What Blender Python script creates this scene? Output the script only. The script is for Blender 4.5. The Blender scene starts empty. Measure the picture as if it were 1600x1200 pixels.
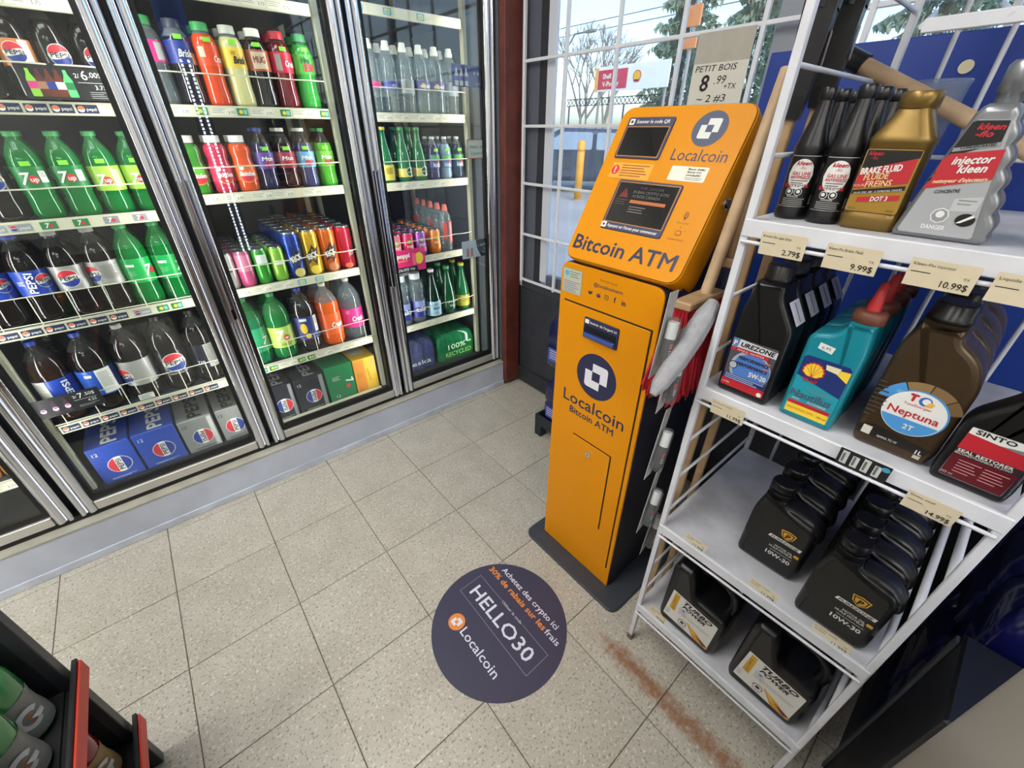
import bpy, math, random
from mathutils import Vector, Matrix
random.seed(4)
SC = bpy.context.scene; COL = SC.collection
PI = math.pi; T = 0.3048; ROT = -PI/2

# ------------------------------------------------------------------ camera
cd = bpy.data.cameras.new('camera'); cam = bpy.data.objects.new('camera', cd); COL.objects.link(cam)
YAW, PIT, ROL = 0.69981, 0.55148, 0.003816
fw = Vector((math.cos(PIT)*math.sin(YAW), math.cos(PIT)*math.cos(YAW), -math.sin(PIT)))
rt = Vector((math.cos(YAW), -math.sin(YAW), 0)); up = rt.cross(fw)
r2 = rt*math.cos(ROL)+up*math.sin(ROL); u2 = -rt*math.sin(ROL)+up*math.cos(ROL)
mw = Matrix((r2, u2, -fw)).transposed().to_4x4(); mw.translation = Vector((0.33452, -1.65135, 1.32658))
cam.matrix_world = mw
cd.sensor_fit = 'HORIZONTAL'; cd.sensor_width = 36; cd.lens = 645.55/1600*36; cd.clip_start = .02; cd.clip_end = 300
SC.camera = cam

# ------------------------------------------------------------------ world, light, exposure
w = bpy.data.worlds.new('world'); SC.world = w; w.use_nodes = True
nt = w.node_tree; bg = nt.nodes['Background']
sky = nt.nodes.new('ShaderNodeTexSky'); sky.sky_type = 'NISHITA'; sky.sun_disc = False
sky.sun_elevation = math.radians(38); sky.sun_rotation = math.radians(200); sky.air_density = .9; sky.dust_density = 2.2; sky.ozone_density = 1.3
nt.links.new(sky.outputs[0], bg.inputs[0]); bg.inputs[1].default_value = .55
SC.view_settings.view_transform = 'Standard'; SC.view_settings.look = 'None'
SC.view_settings.exposure = 0.0; SC.view_settings.gamma = 1.0; SC.view_settings.use_curve_mapping = False
SC.cycles.transparent_max_bounces = 24; SC.cycles.max_bounces = 8; SC.cycles.diffuse_bounces = 4
SC.cycles.sample_clamp_indirect = 4.0
COOLER_W = 2.3        # watts of each LED strip behind the cooler mullions
CEIL_E = 15.0          # strength of the ceiling diffusers

# ------------------------------------------------------------------ materials
def lin(h):
    if isinstance(h, str):
        h = h.lstrip('#'); c = [int(h[i:i+2], 16)/255 for i in (0, 2, 4)]
    else: c = h
    return tuple((x/12.92 if x <= .04045 else ((x+.055)/1.055)**2.4) for x in c)
MATS = {}
def M(h, rough=.5, metal=0., coat=0., var=0., vs=30., bump=0., bs=200., emit=0., trans=0., sub=0., name=None, spec=.5):
    key = (h, rough, metal, coat, var, vs, bump, bs, emit, trans, sub, spec)
    if key in MATS: return MATS[key]
    m = bpy.data.materials.new(name or 'finish_'+h); m.use_nodes = True; n = m.node_tree; b = n.nodes['Principled BSDF']
    c = lin(h); b.inputs['Base Color'].default_value = (*c, 1); b.inputs['Roughness'].default_value = rough
    b.inputs['Metallic'].default_value = metal; b.inputs['Coat Weight'].default_value = coat; b.inputs['Coat Roughness'].default_value = .05
    b.inputs['Specular IOR Level'].default_value = spec
    b.inputs['Transmission Weight'].default_value = trans
    if sub: b.inputs['Subsurface Weight'].default_value = sub; b.inputs['Subsurface Scale'].default_value = .01
    if emit: b.inputs['Emission Color'].default_value = (*c, 1); b.inputs['Emission Strength'].default_value = emit
    if var or bump:
        tc = n.nodes.new('ShaderNodeTexCoord')
    if var:
        t = n.nodes.new('ShaderNodeTexNoise'); t.inputs['Scale'].default_value = vs; t.inputs['Detail'].default_value = 4
        n.links.new(tc.outputs['Object'], t.inputs['Vector'])
        r = n.nodes.new('ShaderNodeValToRGB'); r.color_ramp.elements[0].position = .3; r.color_ramp.elements[1].position = .7
        r.color_ramp.elements[0].color = (*[x*(1-var) for x in c], 1); r.color_ramp.elements[1].color = (*[min(1, x*(1+var*.5)) for x in c], 1)
        n.links.new(t.outputs['Fac'], r.inputs[0]); n.links.new(r.outputs[0], b.inputs['Base Color'])
    if bump:
        t2 = n.nodes.new('ShaderNodeTexNoise'); t2.inputs['Scale'].default_value = bs; t2.inputs['Detail'].default_value = 3
        n.links.new(tc.outputs['Object'], t2.inputs['Vector'])
        bp = n.nodes.new('ShaderNodeBump'); bp.inputs['Strength'].default_value = bump; bp.inputs['Distance'].default_value = .002
        n.links.new(t2.outputs['Fac'], bp.inputs['Height']); n.links.new(bp.outputs[0], b.inputs['Normal'])
    MATS[key] = m; return m
def clearmat(name, tint, body=.12, bodycol='e8eef0', ior=1.45, rough=.02):
    """thin clear sheet or bottle wall: see-through, mirror-like by angle, a little milky"""
    if name in MATS: return MATS[name]
    m = bpy.data.materials.new(name); m.use_nodes = True; n = m.node_tree; n.nodes.clear()
    out = n.nodes.new('ShaderNodeOutputMaterial'); tr = n.nodes.new('ShaderNodeBsdfTransparent'); gl = n.nodes.new('ShaderNodeBsdfGlossy')
    df = n.nodes.new('ShaderNodeBsdfDiffuse'); fr = n.nodes.new('ShaderNodeFresnel'); m1 = n.nodes.new('ShaderNodeMixShader'); m2 = n.nodes.new('ShaderNodeMixShader')
    tr.inputs[0].default_value = (*lin(tint), 1); df.inputs[0].default_value = (*lin(bodycol), 1); gl.inputs['Roughness'].default_value = rough
    ge = n.nodes.new('ShaderNodeNewGeometry'); mr = n.nodes.new('ShaderNodeMapRange'); mr.inputs['To Min'].default_value = ior; mr.inputs['To Max'].default_value = 1/ior   # a thin sheet reflects alike from both sides
    n.links.new(ge.outputs['Backfacing'], mr.inputs['Value']); n.links.new(mr.outputs[0], fr.inputs['IOR']); m1.inputs[0].default_value = body
    n.links.new(tr.outputs[0], m1.inputs[1]); n.links.new(df.outputs[0], m1.inputs[2])
    n.links.new(fr.outputs[0], m2.inputs[0]); n.links.new(m1.outputs[0], m2.inputs[1]); n.links.new(gl.outputs[0], m2.inputs[2])
    n.links.new(m2.outputs[0], out.inputs[0]); MATS[name] = m; return m

# ------------------------------------------------------------------ mesh helpers
TXT = {}
def tmesh(s, bold=0., shear=0.):
    k = (s, bold, shear)
    if k not in TXT:
        c = bpy.data.curves.new('t', 'FONT'); c.body = s; c.size = 1; c.offset = bold; c.shear = shear; c.resolution_u = 2
        o = bpy.data.objects.new('t', c); me = bpy.data.meshes.new_from_object(o)
        v = [(p.co.x, p.co.y) for p in me.vertices]; f = [tuple(p.vertices) for p in me.polygons]
        bpy.data.objects.remove(o); bpy.data.curves.remove(c); bpy.data.meshes.remove(me)
        TXT[k] = (v, f)
    return TXT[k]
CAPH = max(y for x, y in tmesh('H')[0])

class MB:
    def __init__(s): s.v = []; s.f = []; s.mi = []; s.sm = []; s.mats = []
    def add(s, vs, fs, mat, smooth=False):
        if mat not in s.mats: s.mats.append(mat)
        k = s.mats.index(mat); o = len(s.v); s.v += [tuple(p) for p in vs]
        for f in fs: s.f.append(tuple(i+o for i in f)); s.mi.append(k); s.sm.append(smooth)
        return s
    def box(s, x0, x1, y0, y1, z0, z1, mat, b=0.):
        if b <= 0:
            v = [(x, y, z) for z in (z0, z1) for y in (y0, y1) for x in (x0, x1)]
            return s.add(v, [(0, 2, 3, 1), (4, 5, 7, 6), (0, 1, 5, 4), (2, 6, 7, 3), (0, 4, 6, 2), (1, 3, 7, 5)], mat)
        pts = rpoly([(x0, y0), (x1, y0), (x1, y1), (x0, y1)], b, 3)
        ins = inset(pts, b*.7)
        rings = [[(x, y, z0) for x, y in ins], [(x, y, z0+b*.7) for x, y in pts], [(x, y, z1-b*.7) for x, y in pts], [(x, y, z1) for x, y in ins]]
        return s.loft(rings, mat, True)
    def loft(s, rings, mat, cap=True, smooth=False, mats=None, capmat=None):
        n = len(rings[0]); v = [p for r in rings for p in r]; base = 0
        for k in range(len(rings)-1):
            mm = mats[k] if mats else mat
            s.add(rings[k]+rings[k+1], [(i, (i+1) % n, n+(i+1) % n, n+i) for i in range(n)], mm, smooth)
        if cap:
            s.add(rings[0], [tuple(range(n-1, -1, -1))], capmat or (mats[0] if mats else mat)); s.add(rings[-1], [tuple(range(n))], capmat or (mats[-1] if mats else mat))
        return s
    def weld(s, rings, mat, smooth=True, cap=True, matf=None):
        """loft that shares vertices, so smooth shading runs through"""
        n = len(rings[0]); o = 0; fs = []; v = [p for r in rings for p in r]; K = len(rings)
        if matf is None:
            fs = [(k*n+i, k*n+(i+1) % n, (k+1)*n+(i+1) % n, (k+1)*n+i) for k in range(K-1) for i in range(n)]
            s.add(v, fs, mat, smooth)
        else:
            base = len(s.v); s.v += [tuple(p) for p in v]
            for k in range(K-1):
                mm = matf(k)
                if mm not in s.mats: s.mats.append(mm)
                for i in range(n):
                    s.f.append(tuple(base+q for q in (k*n+i, k*n+(i+1) % n, (k+1)*n+(i+1) % n, (k+1)*n+i))); s.mi.append(s.mats.index(mm)); s.sm.append(smooth)
        if cap:
            s.add(rings[0], [tuple(range(n-1, -1, -1))], mat if matf is None else matf(0)); s.add(rings[-1], [tuple(range(n))], mat if matf is None else matf(K-2))
        return s
    def lathe(s, prof, mat, seg=20, c=(0, 0, 0), cap=True, matf=None, lobes=None):
        rings = []
        for j, (r, z) in enumerate(prof):
            ring = []
            for i in range(seg):
                a = 2*PI*i/seg; q = r
                if lobes and z < lobes[1]: q = r*(1+lobes[0]*math.cos(5*a))
                ring.append((c[0]+q*math.cos(a), c[1]+q*math.sin(a), c[2]+z))
            rings.append(ring)
        return s.weld(rings, mat, True, cap, matf)
    def cyl(s, p, q, r, mat, seg=10, r2=None): return s.tube([p, q], r, mat, seg, r2)
    def tube(s, path, r, mat, seg=6, r2=None):
        P = [Vector(p) for p in path]; rings = []; pn = None
        for k, p in enumerate(P):
            d = (P[min(k+1, len(P)-1)]-P[max(k-1, 0)]).normalized()
            if pn is None: a = Vector((0, 0, 1)) if abs(d.z) < .9 else Vector((1, 0, 0)); nrm = d.cross(a).normalized()
            else: nrm = (pn-d*pn.dot(d)).normalized()
            pn = nrm; b = d.cross(nrm); rr = r if r2 is None else r+(r2-r)*k/(len(P)-1)
            rings.append([tuple(p+nrm*rr*math.cos(2*PI*i/seg)+b*rr*math.sin(2*PI*i/seg)) for i in range(seg)])
        return s.weld(rings, mat, True)
    def slab(s, poly, depth, mat, b=.004, y0=0., n=3, fmap=None):
        """silhouette (x,z) anticlockwise seen from the front (-y), with rounded rims"""
        fm = fmap or (lambda x, y, z: (x, y, z)); rings = []
        for k in range(n+1):
            a = k/n*PI/2; pp = inset(poly, b*(1-math.sin(a))); rings.append([fm(x, y0+b*(1-math.cos(a)), z) for x, z in pp])
        for k in range(n+1):
            a = k/n*PI/2; pp = inset(poly, b*(1-math.cos(a))); rings.append([fm(x, y0+depth-b*(1-math.sin(a)), z) for x, z in pp])
        return s.weld(rings, mat, True)
    def build(s, name, parent=None, loc=None):
        me = bpy.data.meshes.new(name); me.from_pydata(s.v, [], s.f)
        for m in s.mats: me.materials.append(m)
        me.polygons.foreach_set('material_index', s.mi); me.polygons.foreach_set('use_smooth', s.sm); me.update()
        o = bpy.data.objects.new(name, me); COL.objects.link(o)
        if parent: o.parent = parent
        if loc: o.location = loc
        return o
def rpoly(pts, r, n=4):
    """round the corners of a polygon; r a number or one per corner"""
    out = []; N = len(pts)
    for i, p in enumerate(pts):
        rr = r[i] if isinstance(r, (list, tuple)) else r
        p = Vector(p); a = Vector(pts[i-1]); c = Vector(pts[(i+1) % N])
        if rr <= 1e-6: out.append(tuple(p)); continue
        da = (a-p); dc = (c-p); rr = min(rr, da.length*.48, dc.length*.48); s = p+da.normalized()*rr; e = p+dc.normalized()*rr
        for k in range(n+1):
            t = k/n; q = s*(1-t)**2+p*2*t*(1-t)+e*t*t; out.append(tuple(q))
    return out
def inset(pts, d):
    if abs(d) < 1e-9: return list(pts)
    out = []; N = len(pts)
    for i in range(N):
        p = Vector(pts[i]); a = p-Vector(pts[i-1]); c = Vector(pts[(i+1) % N])-p
        if a.length < 1e-9: a = c
        if c.length < 1e-9: c = a
        a.normalize(); c.normalize(); na = Vector((-a.y, a.x)); nc = Vector((-c.y, c.x)); b = (na+nc)
        if b.length < 1e-6: b = na
        b.normalize(); k = max(.4, b.dot(na)); q = p+b*(d/k); out.append((q.x, q.y))
    return out
def circ(cx, cy, r, n=24, ry=None): return [(cx+r*math.cos(2*PI*i/n), cy+(ry or r)*math.sin(2*PI*i/n)) for i in range(n)]

# ------------------------------------------------------------------ flat print laid on a plane or round a bottle
def plane(o, ux, uy):
    o = Vector(o); ux = Vector(ux).normalized(); uy = Vector(uy).normalized(); n = ux.cross(uy)
    return lambda x, y, e: tuple(o+ux*x+uy*y+n*e)
def front(y=0., x=0., z=0.): return lambda a, b, e: (x+a, y-e, z+b)          # a face that looks along -y
def wrap(r, z=0.): return lambda a, b, e: ((r+e)*math.sin(a/r), -(r+e)*math.cos(a/r), z+b)
class Art:
    def __init__(s, mb, fmap, step=None, eps=.0004): s.mb = mb; s.fm = fmap; s.step = step; s.eps = eps
    def strips(s, x0, x1, lo, hi, mat, lv, n=None):
        n = n or (max(1, int((x1-x0)/s.step+.99)) if s.step else 1); v = []; f = []
        for i in range(n+1):
            x = x0+(x1-x0)*i/n; v += [s.fm(x, lo(x), lv*s.eps), s.fm(x, hi(x), lv*s.eps)]
        for i in range(n): f.append((2*i, 2*i+2, 2*i+3, 2*i+1))
        s.mb.add(v, f, mat, bool(s.step))
    def rect(s, x0, y0, x1, y1, mat, lv=1): s.strips(x0, x1, lambda x: y0, lambda x: y1, mat, lv)
    def rrect(s, x0, y0, x1, y1, r, mat, lv=1): s.poly(rpoly([(x0, y0), (x1, y0), (x1, y1), (x0, y1)], r, 4), mat, lv)
    def poly(s, pts, mat, lv=1): s.mb.add([s.fm(x, y, lv*s.eps) for x, y in pts], [tuple(range(len(pts)))], mat)
    def disc(s, cx, cy, r, mat, lv=1, ry=None, lo=None, hi=None):
        ry = ry or r; e = lambda x: ry*math.sqrt(max(0, 1-((x-cx)/r)**2))
        L = (lambda x: cy-e(x)) if lo is None else (lambda x: max(cy-e(x), min(cy+e(x), cy+lo((x-cx)/r)*ry)))
        H = (lambda x: cy+e(x)) if hi is None else (lambda x: min(cy+e(x), max(cy-e(x), cy+hi((x-cx)/r)*ry)))
        if s.step is None and lo is None and hi is None: return s.poly(circ(cx, cy, r, 28, ry), mat, lv)
        s.strips(cx-r, cx+r, L, H, mat, lv, 14)
    def text(s, t, x, y, h, mat, lv=2, al='C', w=None, bold=0., shear=0., rot=0.):
        v, f = tmesh(t, 0., shear)
        if not v: return
        x0 = min(p[0] for p in v); x1 = max(p[0] for p in v); k = h/CAPH; kx = k if w is None else w/(x1-x0)
        R5 = ((0, 0), (bold, 0), (-bold, 0), (0, bold), (0, -bold)) if bold else ((0, 0),)
        ox = {'C': (x0+x1)/2, 'L': x0, 'R': x1}[al]; c, sn = math.cos(rot), math.sin(rot); vv = []
        for q, (du, dv) in enumerate(R5):      # heavier strokes: the word laid down again a hair aside
            vv = []
            for a, b in v:
                a = (a-ox)*kx+du*k; b = b*k+dv*k; vv.append(s.fm(x+a*c-b*sn, y+a*sn+b*c, lv*s.eps+q*.00004))
            s.mb.add(vv, f, mat)
    def lines(s, x0, y0, x1, n, pitch, th, mat, lv=2, jag=.35):
        """rows of print too small to read"""
        for i in range(n):
            e = x1-(x1-x0)*jag*((i*37 % 10)/10); s.rect(x0, y0-i*pitch-th, e, y0-i*pitch, mat, lv)

# ------------------------------------------------------------------ things
def tag(o, label, cat, group=None, kind=None):
    if label: o['label'] = label
    if cat: o['category'] = cat
    if group: o['group'] = group
    if kind: o['kind'] = kind
    return o
def thing(name, label, cat, loc=(0, 0, 0), rz=0., group=None):
    o = bpy.data.objects.new(name, None); COL.objects.link(o); o.empty_display_size = .05
    o.location = loc; o.rotation_euler = (0, 0, rz); return tag(o, label, cat, group)
def struct(o): o['kind'] = 'structure'; return o
def copy_tree(o, parent=None):
    c = o.copy(); COL.objects.link(c)
    if parent: c.parent = parent
    for ch in list(o.children): copy_tree(ch, c)
    return c
USED = set()
def place(proto, label, loc, rz=0., group=None):
    o = proto if proto.name not in USED else copy_tree(proto)
    USED.add(proto.name); o.location = loc; o.rotation_euler = (0, 0, rz); o['label'] = label
    if group: o['group'] = group
    return o
WHITE = M('f1efe8', .45); BLACK = M('0c0c0e', .4); NAVY = M('262a4a', .5); CHROME = M('dfe2ea', .13, 1.0); ALU = M('cfcec8', .34, .7)
INK = M('1a1a1c', .6); GREY = M('8a8a88', .6)

# ================================================================== the room
def floor_mat():
    m = bpy.data.materials.new('speckled_vinyl_tile'); m.use_nodes = True; n = m.node_tree; b = n.nodes['Principled BSDF']; L = n.links.new
    g = n.nodes.new('ShaderNodeNewGeometry'); oi = n.nodes.new('ShaderNodeObjectInfo')
    def noise(sc, det, rough=.6):
        t = n.nodes.new('ShaderNodeTexNoise'); t.inputs['Scale'].default_value = sc; t.inputs['Detail'].default_value = det; t.inputs['Roughness'].default_value = rough
        L(g.outputs['Position'], t.inputs['Vector']); return t
    def ramp(src, a, b_, ca, cb):
        r = n.nodes.new('ShaderNodeValToRGB'); e = r.color_ramp.elements; e[0].position = a; e[1].position = b_; e[0].color = ca; e[1].color = cb
        L(src, r.inputs[0]); return r
    def mix(f, a, b_, mode='MIX'):
        x = n.nodes.new('ShaderNodeMix'); x.data_type = 'RGBA'; x.blend_type = mode
        if hasattr(f, 'links'): L(f, x.inputs[0])
        else: x.inputs[0].default_value = f
        for s, i in ((a, 6), (b_, 7)):
            if hasattr(s, 'links'): L(s, x.inputs[i])
            else: x.inputs[i].default_value = s
        return x.outputs[2]
    def C(h): return (*lin(h), 1)
    base = ramp(noise(9, 3).outputs['Fac'], .3, .7, C('ada79a'), C('bbb6aa'))
    sp = ramp(noise(150, 2, .5).outputs['Fac'], .36, .42, (1, 1, 1, 1), (0, 0, 0, 1))
    c1 = mix(sp.outputs[0], base.outputs[0], C('8b867b'))
    sl = ramp(noise(110, 2, .5).outputs['Fac'], .60, .66, (0, 0, 0, 1), (1, 1, 1, 1))
    c2 = mix(sl.outputs[0], c1, C('ccc8be'))
    # every tile a hair lighter or darker
    tn = ramp(oi.outputs['Random'], 0, 1, (.975, .975, .97, 1), (1.015, 1.015, 1.01, 1)); c3 = mix(1.0, c2, tn.outputs[0], 'MULTIPLY')
    # rust left by the wire rack's feet and round the kiosk
    sx = n.nodes.new('ShaderNodeSeparateXYZ'); L(g.outputs['Position'], sx.inputs[0])
    def mth(op, a, b_=0., c_=0.):
        x = n.nodes.new('ShaderNodeMath'); x.operation = op
        for s, i in ((a, 0), (b_, 1), (c_, 2)):
            if hasattr(s, 'links'): L(s, x.inputs[i])
            else: x.inputs[i].default_value = s
        return x.outputs[0]
    d = mth('ABSOLUTE', mth('SUBTRACT', sx.outputs[0], .985)); band = mth('SUBTRACT', 1, mth('MULTIPLY', d, 11)); 
    yy = mth('MULTIPLY', mth('SUBTRACT', -1.22, sx.outputs[1]), 7); yc = n.nodes.new('ShaderNodeClamp'); L(yy, yc.inputs[0])
    bc = n.nodes.new('ShaderNodeClamp'); L(band, bc.inputs[0])
    msk = mth('MULTIPLY', mth('MULTIPLY', bc.outputs[0], yc.outputs[0]), mth('ADD', noise(45, 6, .75).outputs['Fac'], .12))
    rm = ramp(msk, .34, .62, (0, 0, 0, 1), (.9, .9, .9, 1)); c4 = mix(rm.outputs[0], c3, C('8a5a36'))
    sn = ramp(noise(5.5, 6, .7).outputs['Fac'], .66, .74, (0, 0, 0, 1), (.35, .35, .35, 1)); c5 = mix(sn.outputs[0], c4, C('a08a6c'))
    L(c5, b.inputs['Base Color'])
    rr = ramp(noise(14, 4).outputs['Fac'], .3, .7, (.30, .30, .30, 1), (.48, .48, .48, 1)); L(rr.outputs[0], b.inputs['Roughness'])
    bp = n.nodes.new('ShaderNodeBump'); bp.inputs['Strength'].default_value = .06; bp.inputs['Distance'].default_value = .001
    L(noise(60, 2).outputs['Fac'], bp.inputs['Height']); L(bp.outputs[0], b.inputs['Normal'])
    return m
X0, X1, Y0, Y1, ZC = -2.7, 1.80, -5.6, 1.1, 2.72
fl = struct(MB().box(X0, X1, Y0, Y1, -.06, -.0035, M('6e6455', .8, var=.3), 0).build('floor'))
FT = floor_mat(); tg = .0011
def tile(i, j):
    x0, x1, y0, y1 = i*T+tg, (i+1)*T-tg, (j-1)*T+tg, j*T-tg
    x1 = min(x1, X1-.004); y1 = min(y1, .034)
    b = .0012
    MB().loft([[(x0, y0, -.0034), (x1, y0, -.0034), (x1, y1, -.0034), (x0, y1, -.0034)], [(x0, y0, -b), (x1, y0, -b), (x1, y1, -b), (x0, y1, -b)],
               [(x0+b, y0+b, 0), (x1-b, y0+b, 0), (x1-b, y1-b, 0), (x0+b, y1-b, 0)]], FT).build('tile', fl)
for i in range(-5, 6):
    for j in range(1, -8, -1): tile(i, j)

WALLP = M('d9d6cf', .8, var=.06, vs=3); CEILM = M('e6e4de', .9, bump=.3, bs=90)
struct(MB().box(X0-.1, X1+.16, Y0-.1, Y1+.1, ZC, ZC+.08, CEILM).build('ceiling'))
struct(MB().box(X0-.1, X0, Y0, Y1, 0, ZC, WALLP).build('wall_left'))
struct(MB().box(X0-.1, X1+.16, Y0-.1, Y0, 0, ZC, WALLP).build('wall_rear'))
struct(MB().box(X0-.1, X1+.16, Y1, Y1+.1, 0, ZC, WALLP).build('wall_back'))
# window wall at x = 1.80: dark panel below the sill, opening, lintel, side piers
DARKP = M('34363c', .45, var=.25, vs=14)
ww = MB(); ww.box(1.80, 1.95, Y0, Y1, 0, .60, DARKP); ww.box(1.80, 1.95, Y0, Y1, 2.35, ZC, WALLP); ww.box(1.80, 1.95, .0, Y1, .60, 2.35, WALLP); ww.box(1.80, 1.95, Y0, -3.2, .60, 2.35, WALLP)
wr = struct(ww.build('wall_right'))
struct(MB().box(1.786, 1.7995, -3.2, .03, .012, .10, M('2c2e33', .5, var=.2, vs=20), .002).build('baseboard_right'))
wn = tag(bpy.data.objects.new('window_1', None), None, None, kind='structure'); COL.objects.link(wn); wn.location = (1.8, 0, .6)
def wpart(name, *boxes, mat, b=.002):
    m = MB()
    for (x0, x1, y0, y1, z0, z1) in boxes: m.box(x0-1.8, x1-1.8, y0, y1, z0-.6, z1-.6, mat, b)
    return m.build(name, wn)
wpart('frame_jamb', (1.797, 1.809, -.085, -.002, .62, 2.35), mat=M('565a66', .4))
wpart('frame_jamb', (1.799, 1.809, -.130, -.0855, .64, 2.35), mat=M('2b2d33', .4))
wpart('frame_jamb', (1.796, 1.812, -.175, -.1305, .66, 2.35), mat=M('ccd0d8', .35))
wpart('window_sill', (1.79, 1.93, -3.2, -.002, .600, .640), mat=M('3a3c43', .4))
wpart('frame_rail', (1.80, 1.83, -3.2, -.176, .642, .70), mat=M('595c66', .35))
wpart('frame_mullion', (1.80, 1.824, -1.06, -1.00, .70, 2.35), mat=M('8d9097', .35))
wpart('frame_mullion', (1.80, 1.824, -2.10, -2.04, .70, 2.35), mat=M('8d9097', .35))
GLS = clearmat('window_glass', 'eef4f6', .02, 'dfe8f0', 1.5)
for a, b_ in ((-.175, -1.0), (-1.06, -2.04), (-2.10, -3.2)):
    wpart('pane', (1.810, 1.815, b_, a, .70, 2.35), mat=GLS, b=0)
# white security grille in front of the window
gr = thing('security_grille', 'white square-bar security grille fixed in front of the shop window', 'grille', (1.77, 0, .64))
GW = M('dfe1e6', .4)
for k in range(14):
    y = -.02-.2405*k
    MB().box(-.006, .006, y-.0065, y+.0065, 0, 1.66, GW, .002).build('vertical_bar', gr)
for k in range(8):
    z = .012+.2295*k
    MB().box(-.004, .008, -3.16, -.02, z-.0055, z+.0055, GW, .002).build('horizontal_bar', gr)
# red-brown trim post between cooler and window
struct(MB().box(1.690, 1.786, .012, .05, .018, ZC, M('6b332a', .42, var=.35, vs=16), .003).build('trim_1'))
# ceiling light troffers
TUBE = M('fbfaf6', .5, emit=CEIL_E); TRF = M('e8e8e6', .5)
k = 0
for (x, y) in ((-1.75, -.75), (-.15, -.70), (-1.75, -2.7), (-.55, -3.3), (-.95, -4.7)):
    t = thing('ceiling_light', ['recessed ceiling light over the gatorade display aisle', 'recessed ceiling light over the aisle in front of the cooler', 'recessed ceiling light behind the drinks display', 'recessed ceiling light over the rear aisle', 'recessed ceiling light by the rear wall'][k].replace('gatorade', 'sports drink'), 'light', (x, y, ZC)); k += 1
    f = MB(); f.box(-.66, -.62, -.34, .34, -.03, 0, TRF); f.box(.62, .66, -.34, .34, -.03, 0, TRF); f.box(-.62, .62, -.34, -.30, -.03, 0, TRF); f.box(-.62, .62, .30, .34, -.03, 0, TRF); f.build('frame', t)
    MB().box(-.62, .62, -.30, .30, -.02, -.006, TUBE).build('diffuser', t)

# ================================================================== outdoors, seen through the window
struct(MB().box(1.95, 90, -40, 70, -.14, -.08, M('a9a8a6', .9, var=.15, vs=.6)).build('pavement_outside'))
struct(MB().box(12.4, 90, -40, 70, -.08, -.06, M('7c8a58', .9, var=.4, vs=1.5)).build('lawn_outside'))
b = thing('bollard', 'yellow steel bollard standing on the forecourt outside the window', 'bollard', (8.3, 5.45, -.08))
MB().lathe([(.0, 0), (.085, 0), (.085, 1.16), (.06, 1.21), (0, 1.22)], M('e0a13c', .5, var=.15, vs=4), 18).build('post', b)
MB().lathe([(.088, 1.0), (.088, 1.04)], M('b9782f', .5), 18, cap=False).build('band', b)
MB().lathe([(.13, 0), (.13, .02), (.09, .03)], M('8d8d8a', .9), 18).build('footing', b)
# parked car, side on, nose to the left
car = thing('parked_car', 'dark blue-grey car parked outside behind the yellow bollard', 'car', (10.1, 6.5, -.08), math.radians(-52))
CB = M('3a4152', .25, coat=.6)
sil = rpoly([(-2.2, .28), (2.2, .28), (2.22, .62), (2.1, .86), (1.55, .96), (.95, 1.42), (-.9, 1.46), (-1.75, .98), (-2.15, .88), (-2.24, .6)], .14, 4)
MB().slab(sil, 1.74, CB, .12, -.87).build('body', car)
MB().slab(rpoly([(-1.45, .99), (-.1, .99), (-.1, 1.36), (-.82, 1.37)], .05, 3), .02, M('8fa0b4', .08, coat=1), .006, -.885).build('side_window', car)
MB().slab(rpoly([(.0, .99), (1.2, .97), (.82, 1.33), (.0, 1.36)], .05, 3), .02, M('8fa0b4', .08, coat=1), .006, -.885).build('side_window', car)
for x in (-1.35, 1.35):
    m = MB(); m.cyl((x, -.9, .31), (x, -.66, .31), .31, M('17181a', .8), 20); m.cyl((x, -.915, .31), (x, -.9, .31), .2, M('9a9da3', .3, .8), 16); m.build('wheel', car)
MB().box(1.05, 1.25, -1.02, -.86, .98, 1.1, CB, .03).build('wing_mirror', car)
# banner sign
bn = thing('banner_sign', 'white forecourt banner with red panel and yellow shell seen through the window', 'sign', (11.8, 7.0, 0), ROT)
MB().box(-1.25, 1.2, 0, .03, 2.28, 2.86, M('eceef2', .6), .01).build('panel', bn)
m = MB(); A = Art(m, front(-.004, 0, 2.28), eps=.004); RED = M('c9324a', .6)
A.rect(-1.25, .02, -1.12, .56, M('e9b06a', .6), 1); A.rect(-1.12, .05, -.1, .50, RED, 1); A.text('Shell', -.95, .30, .11, WHITE, 2, 'L', bold=.02); A.text('V-Power', -.95, .12, .11, WHITE, 2, 'L', bold=.02)
A.disc(.22, .3, .13, RED, 1); A.disc(.22, .3, .11, M('f0b53a', .6), 2); A.rect(.13, .17, .31, .22, RED, 2); m.build('print', bn)
for x in (-1.1, 1.1): MB().cyl((x, .07, -.05), (x, .07, 2.9), .04, GREY).build('post', bn)
pm = thing('orange_price_sign', 'sign of two orange panels outside beside the paper notice', 'sign', (12.0, 5.76, 0), ROT)
MB().cyl((.25, .06, -.05), (.25, .06, 4.6), .05, GREY).build('post', pm)
for z, h_ in ((3.04, .32), (3.46, .40)): MB().box(0, .42, 0, .05, z, z+h_, M('d98a4e', .6), .01).build('sign_panel', pm)
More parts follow.
